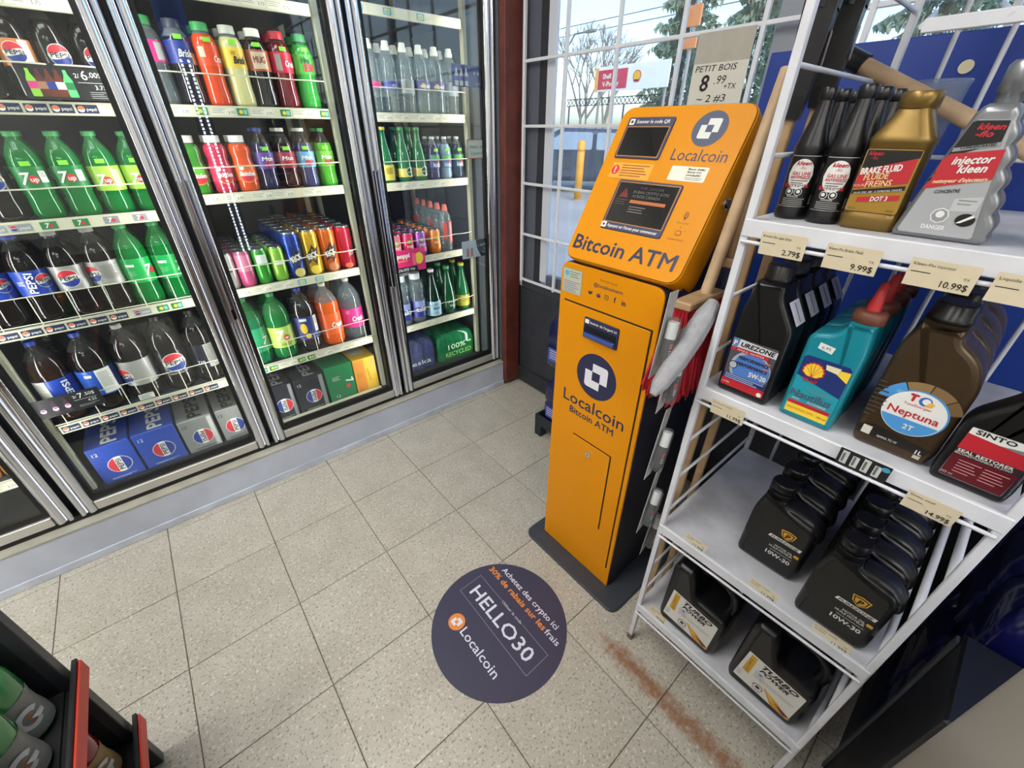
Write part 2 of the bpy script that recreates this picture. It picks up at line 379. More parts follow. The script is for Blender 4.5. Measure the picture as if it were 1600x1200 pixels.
# lattice truss, pole, trees
lt = thing('lattice_rail', 'dark lattice rail running across the view below the banner', 'railing', (12.3, 7.5, 0), ROT)
m = MB(); DK = M('3b3d46', .7)
for z0, z1 in ((1.98, 2.0), (2.16, 2.18)): m.box(-2.3, 2.2, 0, .03, z0, z1, DK)
for i in range(30):
    x = -2.3+i*.15; m.tube([(x, .015, 1.99), (x+.15, .015, 2.17)], .012, DK, 4); m.tube([(x+.15, .015, 1.99), (x, .015, 2.17)], .012, DK, 4)
m.build('lattice', lt)
for x in (-2.2, 0, 2.1): MB().cyl((x, .015, 0), (x, .015, 2.0), .025, DK).build('post', lt)
po = thing('utility_pole', 'grey utility pole with crossarm and lamp outside the window', 'pole', (24, 21.3, 0))
MB().cyl((0, 0, 0), (0, 0, 10), .16, M('8c8782', .9), 10, .11).build('shaft', po)
m = MB(); m.box(-.06, .06, -1.1, 1.1, 8.6, 8.72, M('7d7771', .9)); m.build('crossarm', po)
m = MB(); m.tube([(0, 0, 5.6), (-.3, -.9, 6.2), (-.3, -1.9, 6.2)], .05, GREY); m.box(-.42, -.18, -2.5, -1.8, 6.12, 6.26, GREY, .04); m.build('street_lamp_arm', po)
for k, (y0, z) in enumerate(((0, 8.7), (.9, 8.7), (-.9, 8.7), (0, 6.6), (0, 7.1))):
    tag(MB().tube([(24.25+.3*k, 21.3+(i-10)*2.6, z+.35*y0-.12*(1-((i-10)/10)**2)) for i in range(21)], .02, DK, 4).build('overhead_wire'),
        ['overhead wire on the middle of the crossarm', 'overhead wire on the crossarm end away from the trees', 'overhead wire on the crossarm end towards the pines', 'lowest overhead wire slung from the utility pole', 'second lowest overhead wire slung from the utility pole'][k], 'wire', 'overhead wires outside')
HAZY_PINE = [M('7d907c', .9), M('90a290', .9), M('a3b3a2', .9)]  # needle greens paled: backlit haze mixed into the colour
def pine(x, y, h, r, label):
    t = thing('pine_tree', label, 'tree', (x, y, -.06), 0, 'pines outside the window')
    MB().cyl((0, 0, 0), (0, 0, h*.97), r*.07, M('6b5a4c', .9), 8, .02).build('trunk', t)
    m = MB(); random.seed(int(x*7+y))
    for k in range(4200):
        z = h*(.14+.86*random.random()**1.15); a = random.random()*2*PI; rr = r*(1.03-z/h)*(.45+.65*(.5+.5*math.sin(z*9+a*2)))
        q = rr*math.sqrt(random.random()*.85+.15); c = Vector((q*math.cos(a), q*math.sin(a), z-q*.22)); s = .09+.14*random.random()
        d = Vector((math.cos(a), math.sin(a), random.uniform(-.5, .2))).normalized()*s; e = Vector((-math.sin(a), math.cos(a), random.uniform(-.4, .4))).normalized()*s*.45
        m.add([c-d-e, c+d*.9, c-d+e], [(0, 1, 2)], HAZY_PINE[k % 3]); m.add([c-d*.6+Vector((0, 0, .1)), c+d*.5+e*.4, c+Vector((0, 0, -.2))-d*.3], [(0, 1, 2)], HAZY_PINE[(k+1) % 3])
    o = m.build('foliage', t)
pine(20, 10.6, 10.5, 2.3, 'tall blue-green pine behind the banner sign'); pine(17.5, 6.4, 9.5, 2.0, 'dense pine beyond the paper price notice on the window'); pine(21, 2.6, 11, 2.6, 'wide pine at the side of the black shovels, outside'); pine(19, -1.4, 8, 2.2, 'low pine outside behind the oil rack')
def bare(x, y, h, label):
    t = thing('bare_tree', label, 'tree', (x, y, -.06), 0, 'leafless trees outside the window'); m = MB(); random.seed(int(x*3+y*5)); BK = M('8d857f', .9)
    def br(p, d, l, r, n):
        q = p+d*l; m.tube([tuple(p), tuple(q)], r, BK, 4, r*.65)
        if n:
            for k in range(3):
                dd = (d+Vector((random.uniform(-.6, .6), random.uniform(-.6, .6), random.uniform(-.1, .5)))).normalized(); br(q, dd, l*random.uniform(.6, .8), r*.6, n-1)
    br(Vector((0, 0, 0)), Vector((0, 0, 1)), h*.28, .11, 5); m.build('branches', t)
bare(17, 13.4, 6.5, 'leafless tree outside beside the cooler end of the window'); bare(15.5, 10.8, 5.2, 'smaller leafless tree outside behind the parked car'); bare(22, 17.5, 7, 'leafless tree in the distance by the utility pole')

# ================================================================== walk-in drinks cooler
CK = thing('drinks_cooler', 'long glass-door drinks cooler with chrome frames along the wall', 'cooler', (0, 0, 0))
EDGE = [-.816, -.190, .436, 1.062, 1.688]; YS = .235
KICKM = M('bcc2cf', .42, var=.10, vs=9); SILLM = M('a9a698', .5, var=.2, vs=12); CREAM = M('d8d2b8', .45, var=.08, vs=8); DARKI = M('23242a', .6)
m = MB(); m.box(-2.2, 1.688, .036, .24, .0005, .145, KICKM, .003); m.build('kick_panel', CK)
m = MB(); m.box(-2.2, 1.686, .029, .0358, .0005, .030, M('c4cad6', .4, var=.25, vs=12), .002); m.build('kick_moulding', CK)
MB().box(-2.2, 1.688, .034, .105, .146, .153, SILLM, .001).build('sill', CK)
MB().box(-2.2, 1.688, .076, .104, .153, .175, BLACK).build('door_gap', CK)
MB().box(-2.2, 1.688, .10, .97, .12, .1448, DARKI).build('deck', CK)
MB().box(-2.2, 1.688, .955, .97, .145, 2.0, M('2c2c32', .6, var=.3, vs=5)).build('back_panel', CK)
MB().box(1.688, 1.72, .052, .97, .0, 2.05, M('5d5f66', .45)).build('end_panel', CK)
MB().box(-2.2, -2.17, .06, .97, .0, 2.05, M('9a9ca0', .45)).build('end_panel', CK)
MB().box(-2.2, 1.688, .055, .97, 2.0, 2.05, M('bfc1c4', .45)).build('top_panel', CK)
MB().box(-2.2, 1.688, .06, .12, 1.97, ZC-.01, M('a9a29a', .5)).build('header_panel', CK)
GLASS = clearmat('cooler_glass', 'f2f7f6', .006, 'dfe8f0', 1.5, .01)
GASK = M('0b0b0d', .5)
def stile(w):
    pts = []; n = 4
    lob = [(0, .42), (.42, 1.0)]
    for a, b_ in lob:
        for i in range(9):
            t = i/8; pts.append((w*(a+(b_-a)*t), .012-.016*math.sin(PI*(.06+.88*t))))
    return pts+[(w, .040), (0, .040)]
def make_door(x0, x1):
    d = bpy.data.objects.new('door', None); COL.objects.link(d); d.parent = CK; d.location = (x0, .068, .172)
    W = x1-x0; H = 1.79; sw = .049; pr = stile(sw)
    for o in (0, W-sw):
        q = [(o+(p[0] if o == 0 else sw-p[0]), p[1]) for p in pr]
        if o: q = q[::-1]
        MB().weld([[(x, y, 0) for x, y in q], [(x, y, H) for x, y in q]], CHROME).build('stile', d)
    for z0, z1 in ((0, .036), (H-.05, H)): MB().box(sw, W-sw, .002, .04, z0, z1, ALU, .003).build('rail', d)
    g = MB(); f = .011
    g.box(sw, sw+f, .012, .034, .036, H-.05, GASK); g.box(W-sw-f, W-sw, .012, .034, .036, H-.05, GASK); g.box(sw+f, W-sw-f, .012, .034, .036, .058, GASK); g.box(sw+f, W-sw-f, .012, .034, H-.05-f, H-.05, GASK)
    g.build('gasket', d)
    MB().box(sw+f, W-sw-f, .016, .022, .058, H-.05-f, GLASS).build('glass', d)
    h = MB(); h.box(.004, .020, -.024, -.002, .56, 1.02, CHROME, .004); h.box(.004, .02, -.01, .012, .56, .60, BLACK, .002); h.build('handle', d)
    return d
for k in range(4): make_door(EDGE[k]+.006, EDGE[k+1]-.006)
for k, x in enumerate(EDGE[:5]):
    MB().box(x-.024, x+.024, .112, .15, .146, 1.97, BLACK, .002).build('mullion', CK)
    for s in ((-1, 1) if 0 < k < 4 else ((1,) if k == 0 else (-1,))):
        m = MB(); xx = x+s*.031; m.box(xx-.010, xx+.010, .246, .272, .147, 1.97, CREAM, .002); m.box(xx-.010, xx+.010, .86, .885, .147, 1.97, CREAM, .002); m.build('shelf_post', CK)
    for s in (-1, 1):
        L = bpy.data.lights.new('led_strip_lamp', 'AREA'); L.shape = 'RECTANGLE'; L.size = .02; L.size_y = 1.66; L.energy = COOLER_W; L.color = (1.0, .97, .93); L.spread = math.radians(112)
        lo = bpy.data.objects.new('led_strip_lamp', L); COL.objects.link(lo); lo.location = (x+s*.026, .160, 1.02); lo.rotation_euler = (PI/2, 0, -s*1.10); lo.parent = CK
WIRE = M('d9d4c0', .4)
PEP_NAVY = M('1c2348', .5); ORNG = M('e2714a', .5); PBLUE = M('23388f', .5); PRED = M('cf2b3a', .5); LIME = M('8ccf3c', .5); G7 = M('1c7a45', .5); TEXTG = M('77746c', .6); PAPER = M('e6e1d0', .6); CYAN = M('4ea9d0', .5); YEL = M('e8c435', .5)
TAGS = {}
def tagmesh(kind):
    """a price-rail insert .05 wide, .022 tall"""
    if kind in TAGS: return TAGS[kind]
    m = MB(); A = Art(m, front(0), eps=.0003); W, H = .047, .021
    if kind == 'cola':
        A.rect(0, 0, W, H, PEP_NAVY); A.disc(.0095, H/2, .0078, WHITE, 2); A.disc(.0095, H/2, .0074, ORNG, 3, lo=lambda t: -.25); A.text('pepsi', .032, .0065, .0075, WHITE, 2, bold=.01)
    elif kind == 'colagrey':
        A.rect(0, 0, W, H, M('9a9aa0', .5)); A.disc(.0095, H/2, .0078, WHITE, 2); A.disc(.0095, H/2, .0074, PRED, 3, lo=lambda t: .1); A.disc(.0095, H/2, .0074, PBLUE, 3, hi=lambda t: -.1); A.text('pepsi', .032, .0065, .0075, WHITE, 2)
    elif kind in ('seven', 'sevengrey'):
        A.rect(0, 0, W*.78, H, G7 if kind == 'seven' else M('8d8a92', .5)); A.text('7', .015, .004, .013, WHITE, 2, bold=.03, shear=.2); A.disc(.023, .009, .005, PRED, 2)
    elif kind == 'green': A.rect(0, 0, W*.7, H, G7); A.disc(.012, H/2, .006, YEL, 2); A.rect(.019, .004, .030, .017, M('7fc6b5', .5), 2)
    elif kind == 'cyan': A.rect(0, 0, W*.7, H, CYAN); A.rect(.006, .003, .027, .018, M('d8dd8a', .5), 2); A.text('2/5', .016, .006, .008, INK, 3)
    else:
        A.rect(0, 0, W*1.5, H, PAPER); A.lines(.003, .018, W*.9, 3, .005, .0013, TEXTG, 2); A.text('3.75', W*1.44, .004, .008, INK, 2, 'R')
    o = m.build('price_tag'); TAGS[kind] = o.data; bpy.data.objects.remove(o); return TAGS[kind]
def make_shelf(x0, x1, z, tags, guard=None, gstep=.0872):
    s = bpy.data.objects.new('shelf', None); COL.objects.link(s); s.parent = CK; s.location = (x0, YS, z)
    W = x1-x0
    m = MB(); m.box(0, W, 0, .012, -.033, 0, CREAM, .002); m.build('price_rail', s)
    m = MB(); m.box(.002, W-.002, .014, .62, -.012, -.004, M('4b5062', .5, var=.2, vs=10)); m.build('tray', s)
    x = .006
    for t in tags:
        if isinstance(t, float): x += t; continue
        o = bpy.data.objects.new('price_tag', tagmesh(t)); COL.objects.link(o); o.parent = s; o.location = (x, -.0006, -.027)
        x += {'cola': .053, 'colagrey': .053, 'paper': .076}.get(t, .042)
    if guard == 'wave':
        n = 30; m = MB(); m.tube([(W*i/n, -.006-.012*abs(math.sin(i/n*PI*5)), .083) for i in range(n+1)], .0021, WIRE, 5); m.build('wire_guard', s)
    elif guard == 'grid':
        m = MB(); m.tube([(0, -.008, .094), (W, -.008, .094)], .0019, WIRE, 5); m.tube([(0, -.008, .010), (W, -.008, .010)], .0019, WIRE, 5)
        k = .03
        while k < W: m.tube([(k, -.008, 0), (k, -.008, .094)], .0016, WIRE, 5); k += gstep
        m.build('wire_guard', s)
    return s
C_, Cg, S7, Sg, Gn, Cy, Pp = 'cola', 'colagrey', 'seven', 'sevengrey', 'green', 'cyan', 'paper'
D1 = (-.138, .384); D2 = (.488, 1.010); D3 = (1.114, 1.634); D0 = (-.764, -.242)
make_shelf(*D1, 1.622, [Pp]*6); make_shelf(*D1, 1.390, [C_]*9+[Pp][:0], 'wave'); make_shelf(*D1, 1.095, [Cg, Cg, Cg, Cg, .012, S7, .03, S7, .03, Sg, .03, Sg], 'wave')
make_shelf(*D1, .793, [C_]*6+[.012, Cg, .012, Gn, Gn, .035, Cy], 'grid'); make_shelf(*D1, .443, [C_]*9+[.0], 'grid')
make_shelf(*D2, 1.690, [Pp]*6); make_shelf(*D2, 1.392, [Pp, .01, Gn, Pp, Gn, Pp, .02, Gn, Pp, .02, Gn], 'wave'); make_shelf(*D2, 1.131, [Pp, Pp, .02, Pp, Pp, .03, Pp], 'wave')
make_shelf(*D2, .791, [Pp, Pp, Pp, .02, Cy, .03, Cy, .02, Pp], 'wave'); make_shelf(*D2, .448, [Gn, Gn, Pp, Gn, Gn, Pp, Pp, Pp], 'grid', .115)
make_shelf(*D3, 1.722, [.05, Cy, .07, Cy, .1, Cy]); make_shelf(*D3, 1.386, [Pp]*6, 'wave'); make_shelf(*D3, 1.125, [Pp, .04, Pp, Pp, .04, Pp], 'wave')
make_shelf(*D3, .787, [Pp]*5, 'wave'); make_shelf(*D3, .443, [.05, Pp, .06, Pp, .04, Pp], 'wave')
make_shelf(*D0, .30, [Pp]*6, 'grid'); make_shelf(*D0, .70, [Pp]*6, 'grid')

# ------------------------------------------------------------------ drinks: build one of each kind, then copy
SH = {
 'soda': ([(.0, .012), (.55, 0), (.80, .004), (.95, .03), (1, .08), (1, .14), (.95, .22), (.94, .28), (1, .36), (1, .62), (.97, .68), (.86, .76), (.66, .83), (.46, .885), (.37, .915), (.36, .94), (.36, .955)], .42, .945),
 'two': ([(.0, .02), (.5, 0), (.75, .003), (.95, .04), (1, .09), (1, .22), (.985, .23), (.985, .60), (1, .61), (1, .64), (.93, .72), (.75, .80), (.5, .87), (.30, .91), (.25, .93), (.25, .955)], .29, .95),
 'wide': ([(.0, .01), (.7, 0), (.95, .02), (1, .06), (1, .16), (.93, .25), (.93, .42), (1, .5), (1, .74), (.93, .80), (.75, .86), (.6, .89), (.58, .92)], .66, .90),
 'skit': ([(.0, .01), (.7, 0), (.93, .02), (1, .06), (1, .48), (.90, .58), (.88, .62), (.97, .68), (1, .74), (.95, .80), (.75, .86), (.62, .885), (.6, .91)], .68, .885),
 'water': ([(.0, .01), (.7, 0), (.95, .02), (1, .06), (.95, .1), (1, .14), (.95, .18), (1, .22), (1, .55), (.94, .62), (.94, .68), (.9, .74), (.7, .81), (.45, .86), (.38, .88), (.38, .9)], .46, .87),
 'glass': ([(.0, .02), (.8, 0), (1, .03), (1, .30), (.95, .42), (.76, .58), (.52, .72), (.40, .82), (.37, .92), (.43, .925), (.43, .95)], .42, .945),
}
def interp(prof, z):
    for (r0, z0), (r1, z1) in zip(prof, prof[1:]):
        if z0 <= z <= z1 and z1 > z0: return r0+(r1-r0)*(z-z0)/(z1-z0)
    return 1.
CLEAR = clearmat('clear_bottle_wall', 'e6ecee', .16, 'dfe6ea', 1.4); CLEARW = clearmat('clear_water', 'dfe9ec', .13, 'd7e2e6', 1.45); SMOKE = clearmat('empty_neck', 'c2beba', .12, '8d8987', 1.4); GNECK = clearmat('green_neck', '7fd79a', .30, '55b06c', 1.4)
STK = M('86e03c', .5)
def bottle(name, cat, H, R, shape, liq, cap, lab=None, fill=.8, neck=None, sticker=None, sport=False):
    """lab = (z0, z1 fractions, colour, art(A, w, h))"""
    o = thing(name, None, cat); prof, cr, cz = SH[shape]; p = [(r*R, z*H) for r, z in prof]; mid = [0.5*(prof[k][1]+prof[k+1][1]) for k in range(len(prof)-1)]
    nk = neck or SMOKE
    MB().lathe(p, liq, 20, matf=lambda k: liq if mid[k] < fill else nk).build('body', o)
    c = MB(); cr *= R
    if sport: c.lathe([(cr, cz*H), (cr, H*.93), (cr*.8, H*.945), (cr*.8, H*.99), (cr*.6, H)], cap, 14)
    else: c.lathe([(cr, cz*H), (cr*1.0, H*.992), (cr*.9, H), ], cap, 16)
    c.build('cap', o)
    if lab:
        z0, z1, col, art = lab; n = 4; m = MB()
        m.lathe([(R*interp(prof, z0+(z1-z0)*i/n)+.0007, H*(z0+(z1-z0)*i/n)) for i in range(n+1)], col, 24, cap=False); lb = m.build('label', o)
        if art:
            m = MB(); rr = R*max(interp(prof, z0), interp(prof, z1), interp(prof, (z0+z1)/2))+.0009
            art(Art(m, wrap(rr, z0*H), .006, .0005), rr, (z1-z0)*H); m.build('print', lb)
    if sticker is not None:
        m = MB(); zz = sticker*H; rr = R*interp(prof, sticker)+.0016; Art(m, wrap(rr, zz), .005).rect(-.010, -.006, .012, .006, STK, 2); m.build('price_sticker', o)
    return o
SILV = M('c9c9cc', .22, .9); ALUC = M('b9bcc0', .3, .9)
def can(name, H, R, col, art=None, cat='can', band=None):
    o = thing(name, None, cat)
    P = [(0, .006), (.72, 0), (.78, .008), (1, .06), (1, .45), (1, .90), (.86, .965)]
    bm = band or col
    MB().lathe([(r*R, z*H) for r, z in P], col, 20, matf=lambda k: bm if k == 4 else col).build('body', o)
    MB().lathe([(r*R, z*H) for r, z in [(.86, .963), (.86, .978), (.89, .985), (.89, 1.), (.84, 1.), (.82, .982), (0, .980)]], SILV, 18).build('lid', o)
    if art:
        m = MB(); art(Art(m, wrap(R+.0003, 0), .005, .0005), R, H); m.build('print', o)
    return o
def globe(A, cx, cy, r, rot=0.):
    A.disc(cx, cy, r*1.06, WHITE, 2)
    if rot:
        A.poly([(cx+a, cy+b) for a, b in [(r*math.cos(t), r*math.sin(t)) for t in [rot-PI/2+.32+(PI-.64)*i/14 for i in range(15)]]], PRED, 3)
        A.poly([(cx+a, cy+b) for a, b in [(r*math.cos(t), r*math.sin(t)) for t in [rot+PI/2+.32+(PI-.64)*i/14 for i in range(15)]]], PBLUE, 3)
        A.text('PEPSI', cx+r*.24*math.cos(rot), cy+r*.24*math.sin(rot)-0, r*.46, INK, 4, w=r*1.5, bold=.02, rot=rot-PI/2) if False else A.text('PEPSI', cx-r*.22*math.cos(rot), cy-r*.22*math.sin(rot), r*.44, INK, 4, w=r*1.5, bold=.02, rot=rot-PI/2)
    else:
        A.disc(cx, cy, r, PRED, 3, lo=lambda t: .30+.10*math.sin(t*2.6)); A.disc(cx, cy, r, PBLUE, 3, hi=lambda t: -.30+.10*math.sin(t*2.6))
        A.text('PEPSI', cx, cy-r*.22, r*.44, INK, 4, w=r*1.6, bold=.02)
def word(t, col, x=0., fy=.35, hh=.3, w=None, shear=0., bold=.02):
    return lambda A, r, h: A.text(t, x, h*fy, h*hh, col, 3, w=w, shear=shear, bold=bold)
def seq(*fs):
    def go(A, r, h):
        for f in fs: f(A, r, h)
    return go
def blk(x0, y0, x1, y1, col, lv=2): return lambda A, r, h: A.rect(x0, y0*h, x1, y1*h, col, lv)
def spot(x, y, r_, col, lv=2, ry=None): return lambda A, r, h: A.disc(x, y*h, r_, col, lv, ry)
def fine(x0, y, x1, n, col=TEXTG): return lambda A, r, h: A.lines(x0, y*h, x1, n, .0035, .0011, col, 3)
def gl(x, y, r_): return lambda A, r, h: globe(A, x, y*h, r_)
COLA = M('130a09', .11); COLAB = M('26120c', .11); ZERO = M('0e0e12', .25); PBL = M('2443a8', .35); SILB = M('a9a6a3', .38, .25); GREENL = clearmat('green_pet', '4fc877', .50, '12903f', 1.5); LIMLAB = M('a9cf4e', .4); GLAB = M('0f7d3c', .4); ORL = M('e2531d', .12, coat=.3); YELL = M('cfc98a', .12, coat=.3); REDL = M('6d0f1e', .1, coat=.4); PURP = M('3a2440', .1, coat=.4); PINKL = M('c2304e', .12, coat=.3)
ORLAB = M('f0622a', .4); PKLAB = M('e0348a', .4); YLAB = M('efc63a', .4); WHT = M('e9e7e0', .4); CAPG = M('3f9a58', .4); CAPW = M('e9e5da', .4); CAPB = M('1a1a1c', .4); CAPR = M('c22b3c', .4); CAPBL = M('2a3fa0', .4)
B = 'bottle'
P = {}
P['peach'] = bottle('cola_bottle', B, .225, .0365, 'soda', COLA, CAPB, (.36, .62, M('cd7d45', .4), seq(blk(.014, .05, .034, .95, WHT), gl(.0, .5, .022))))
P['zero'] = bottle('cola_bottle', B, .225, .0365, 'soda', COLA, CAPB, (.36, .62, ZERO, gl(.006, .5, .024)))
P['seven'] = bottle('lemon_lime_bottle', B, .228, .038, 'soda', GREENL, CAPG, (.36, .62, GLAB, seq(spot(.004, .45, .011, PRED, 3), word('7', WHITE, -.012, .25, .5, shear=.2), word('up', WHITE, .005, .36, .2), blk(.018, .3, .036, .8, WHT), fine(.02, .75, .034, 4))), .74, GNECK, .655)
P['sevenz'] = bottle('lemon_lime_bottle', B, .228, .038, 'soda', GREENL, CAPG, (.30, .60, LIMLAB, seq(spot(.002, .42, .011, PRED, 3), word('7', WHITE, -.012, .25, .42, shear=.2), word('up', WHITE, .002, .36, .18), blk(.016, .15, .036, .85, M('d5dfae', .5)), fine(.018, .75, .034, 6))), .74, GNECK, .66)
P['silv'] = bottle('cola_bottle', B, .27, .043, 'soda', COLA, M('a9a7a4', .4), (.34, .62, SILB, seq(gl(-.004, .5, .026), fine(.03, .8, .055, 9))))
P['silvt'] = bottle('cola_bottle', B, .27, .043, 'soda', COLA, M('a9a7a4', .4), (.34, .62, SILB, seq(gl(-.036, .5, .026), fine(-.005, .85, .04, 13))))
P['blue'] = bottle('cola_bottle', B, .27, .043, 'soda', COLA, CAPBL, (.34, .62, PBL, seq(lambda A, r, h: A.text('PEPSI', .006, h*.10, .017, WHITE, 3, w=h*.8, rot=PI/2*.92, al='L', bold=.03), gl(.034, .55, .02), fine(-.03, .6, -.012, 4, WHITE))))
P['bigg'] = bottle('lemon_lime_bottle', B, .27, .043, 'soda', GREENL, CAPG, (.30, .60, M('16a24c', .35), seq(blk(-.03, .68, -.005, .78, WHT), word('7', WHITE, .03, .3, .4, shear=.2), spot(.042, .45, .01, PRED, 3), fine(-.028, .5, -.005, 5, M('7fd79a', .5)))), .74, GNECK)
P['twoblue'] = bottle('large_cola_bottle', B, .295, .052, 'two', COLAB, CAPBL, (.23, .56, PBL, seq(blk(-.05, .0, -.01, 1, WHT), fine(-.046, .9, -.014, 16), lambda A, r, h: A.text('PEPSI', .045, h*.08, .018, WHITE, 3, w=h*.8, rot=PI/2, al='L', bold=.03))), .77)
P['twobw'] = bottle('large_cola_bottle', B, .295, .052, 'two', COLA, CAPBL, (.23, .56, M('2a57b8', .35), seq(blk(.002, .05, .048, 1, WHT), fine(.006, .9, .044, 17), blk(-.03, .75, -.01, .85, PAPER))), .77)
P['twosil'] = bottle('large_cola_bottle', B, .295, .052, 'two', COLA, M('a9a7a4', .4), (.23, .56, SILB, seq(gl(-.045, .4, .03),)), .77)
P['twozero'] = bottle('large_cola_bottle', B, .295, .052, 'two', COLA, CAPB, (.23, .56, ZERO, seq(gl(0, .55, .036), fine(-.03, .12, .03, 2, WHITE))), .77)
P['twozt'] = bottle('large_cola_bottle', B, .295, .052, 'two', COLA, CAPB, (.23, .56, M('1b1c2c', .4), seq(blk(.004, .0, .06, 1, M('a8a59c', .5)), fine(.008, .95, .054, 22, INK), word('710', WHITE, -.02, .2, .12))), .77)
P['pinkw'] = bottle('soda_bottle', B, .222, .0355, 'wide', CLEARW, CAPG, (.50, .74, PKLAB, seq(blk(-.034, .1, -.012, .9, M('cfd0c8', .5)), blk(.012, .1, .034, .9, M('b9bab2', .5)))), .84, CLEAR)
P['bluei'] = bottle('iced_tea_bottle', B, .222, .0355, 'wide', M('181420', .08, coat=.5), M('35373f', .4), (.50, .76, M('2b3a86', .4), seq(word('Brisk', WHITE, .008, .3, .32, .036, .3), blk(.024, 0, .045, .5, M('c9b070', .5)))), .8, CLEAR, .80)
P['orangei'] = bottle('soda_bottle', B, .222, .0355, 'wide', M('d8471c', .12, coat=.3), CAPG, (.50, .74, M('e8481f', .4), seq(blk(-.032, .4, -.014, .9, M('efb8a4', .5)), word('Crush', WHITE, .022, .2, .3, .03, .2))), .84, CLEAR, .80)
P['yellowi'] = bottle('lemonade_bottle', B, .222, .0355, 'wide', YELL, M('c6c6ba', .4), (.50, .74, YLAB, seq(word('Brisk', INK, .010, .2, .36, .036, .3, .03), fine(-.012, .8, .004, 3, INK))), .84, CLEAR, .80)
P['rooti'] = bottle('root_beer_bottle', B, .222, .0355, 'wide', M('160d0b', .07, coat=.5), CAPW, (.48, .74, M('a8542e', .4), seq(blk(-.022, .1, .024, .9, M('c9b49a', .5)), word('MUG', M('7d2a1c', .5), 0, .38, .3, .034))), .84, SMOKE, .80)
P['redi'] = bottle('cream_soda_bottle', B, .222, .0355, 'wide', REDL, CAPR, (.48, .74, M('d42244', .4), seq(blk(-.032, .1, -.012, .9, M('9a8f86', .5)), word('Crush', WHITE, .016, .3, .3, .034, .2))), .84, SMOKE, .78)
P['dewi'] = bottle('citrus_soda_bottle', B, .222, .0355, 'wide', M('2aa335', .1, coat=.4), CAPG, (.48, .74, M('53b83c', .4), seq(word('Mtn', M('14602a', .5), -.004, .55, .3, .026, .1, .03), word('DEW', PRED, .006, .15, .36, .034, .1, .04))), .84, GNECK, .80)
def skitart(A, r, h):
    A.disc(0, h*.15, .024, YEL, 2, .014); A.disc(0, h*.19, .024, PRED, 3, .014); A.text('Skittles', .002, h*.30, h*.26, WHITE, 4, w=.048, bold=.04); A.disc(-.012, h*.8, .007, WHT, 3)
P['skg'] = bottle('candy_drink_bottle', B, .18, .0355, 'skit', M('3f8f2e', .12, coat=.3), CAPW, (.22, .50, M('6cbf3a', .4), skitart), .84, CLEAR)
P['skr'] = bottle('candy_drink_bottle', B, .18, .0355, 'skit', PINKL, CAPW, (.22, .50, M('d8355a', .4), skitart), .84, CLEAR)
P['sko'] = bottle('candy_drink_bottle', B, .18, .0355, 'skit', M('d9501f', .12, coat=.3), CAPW, (.22, .50, M('f0682a', .4), skitart), .84, CLEAR)
def dew(col, liq, cap, word_, name='citrus_soda_bottle'):
    return bottle(name, B, .203, .033, 'soda', liq, cap, (.36, .62, col, seq(word(word_, WHITE, 0, .5, .24, .036, .1, .03), word('DEW', PRED, .006, .14, .3, .03, .1, .04))), .78, SMOKE, .68)
P['dewp'] = dew(M('5a3f9a', .4), M('241f45', .08, coat=.5), M('3a4a98', .4), 'Mtn'); P['dewr'] = dew(M('9e2848', .4), M('2e1018', .08, coat=.5), CAPW, 'Mtn'); P['dewb'] = dew(M('6fa8d0', .4), M('3c3f6a', .08, coat=.5), CAPW, 'Mtn'); P['dewg'] = dew(M('7cc242', .4), M('4fae2e', .1, coat=.4), CAPG, 'Mtn')
# cans
def jag(col, w2):
    def art(A, r, h):
        A.poly([(-.024, h*.26), (-.006, h*.36), (.006, h*.24), (.018, h*.40), (.026, h*.66), (.010, h*.58), (.002, h*.70), (-.012, h*.56), (-.024, h*.50)][::1], INK, 2)
        A.text(w2, .001, h*.40, h*.12, WHT, 3, w=.042, bold=.03, rot=.35); A.disc(0, h*.13, .022, col, 2, h*.10)
    return art
P['cwhite'] = can('slim_can', .138, .0285, M('cfccc8', .3, .5), seq(word('zero', INK, -.004, .5, .1)))
P['cpink'] = can('slim_can', .138, .0285, M('d85a88', .28, .4), None, band=M('e88aa8', .28, .4)); P['cgreen'] = can('slim_can', .138, .0285, M('3f9f3c', .25, .5), blk(-.02, .6, .02, .85, M('cfd8cc', .4))); P['clime'] = can('slim_can', .138, .0285, M('8fc84a', .28, .4), blk(-.016, .5, .02, .62, M('dfe6c8', .4)))
P['tblue'] = can('tall_can', .184, .0345, M('21409a', .25, .5), jag(M('cdbf6a', .4), 'KICK')); P['tyel'] = can('tall_can', .184, .0345, M('d8a92a', .25, .5), jag(M('e8cf4a', .4), 'KICK')); P['torg'] = can('tall_can', .184, .0345, M('dc6a28', .25, .5), jag(M('c87850', .4), 'KICK')); P['tred'] = can('tall_can', .184, .0345, M('d02c42', .25, .5), lambda A, r, h: (A.poly([(.004, h*.22), (.030, h*.3), (.034, h*.55), (.014, h*.48)], INK, 2), A.text('KICK', .019, h*.34, h*.08, WHT, 3, w=.022, rot=.35), A.disc(-.002, h*.1, .018, M('e0603a', .4), 2, h*.06)))
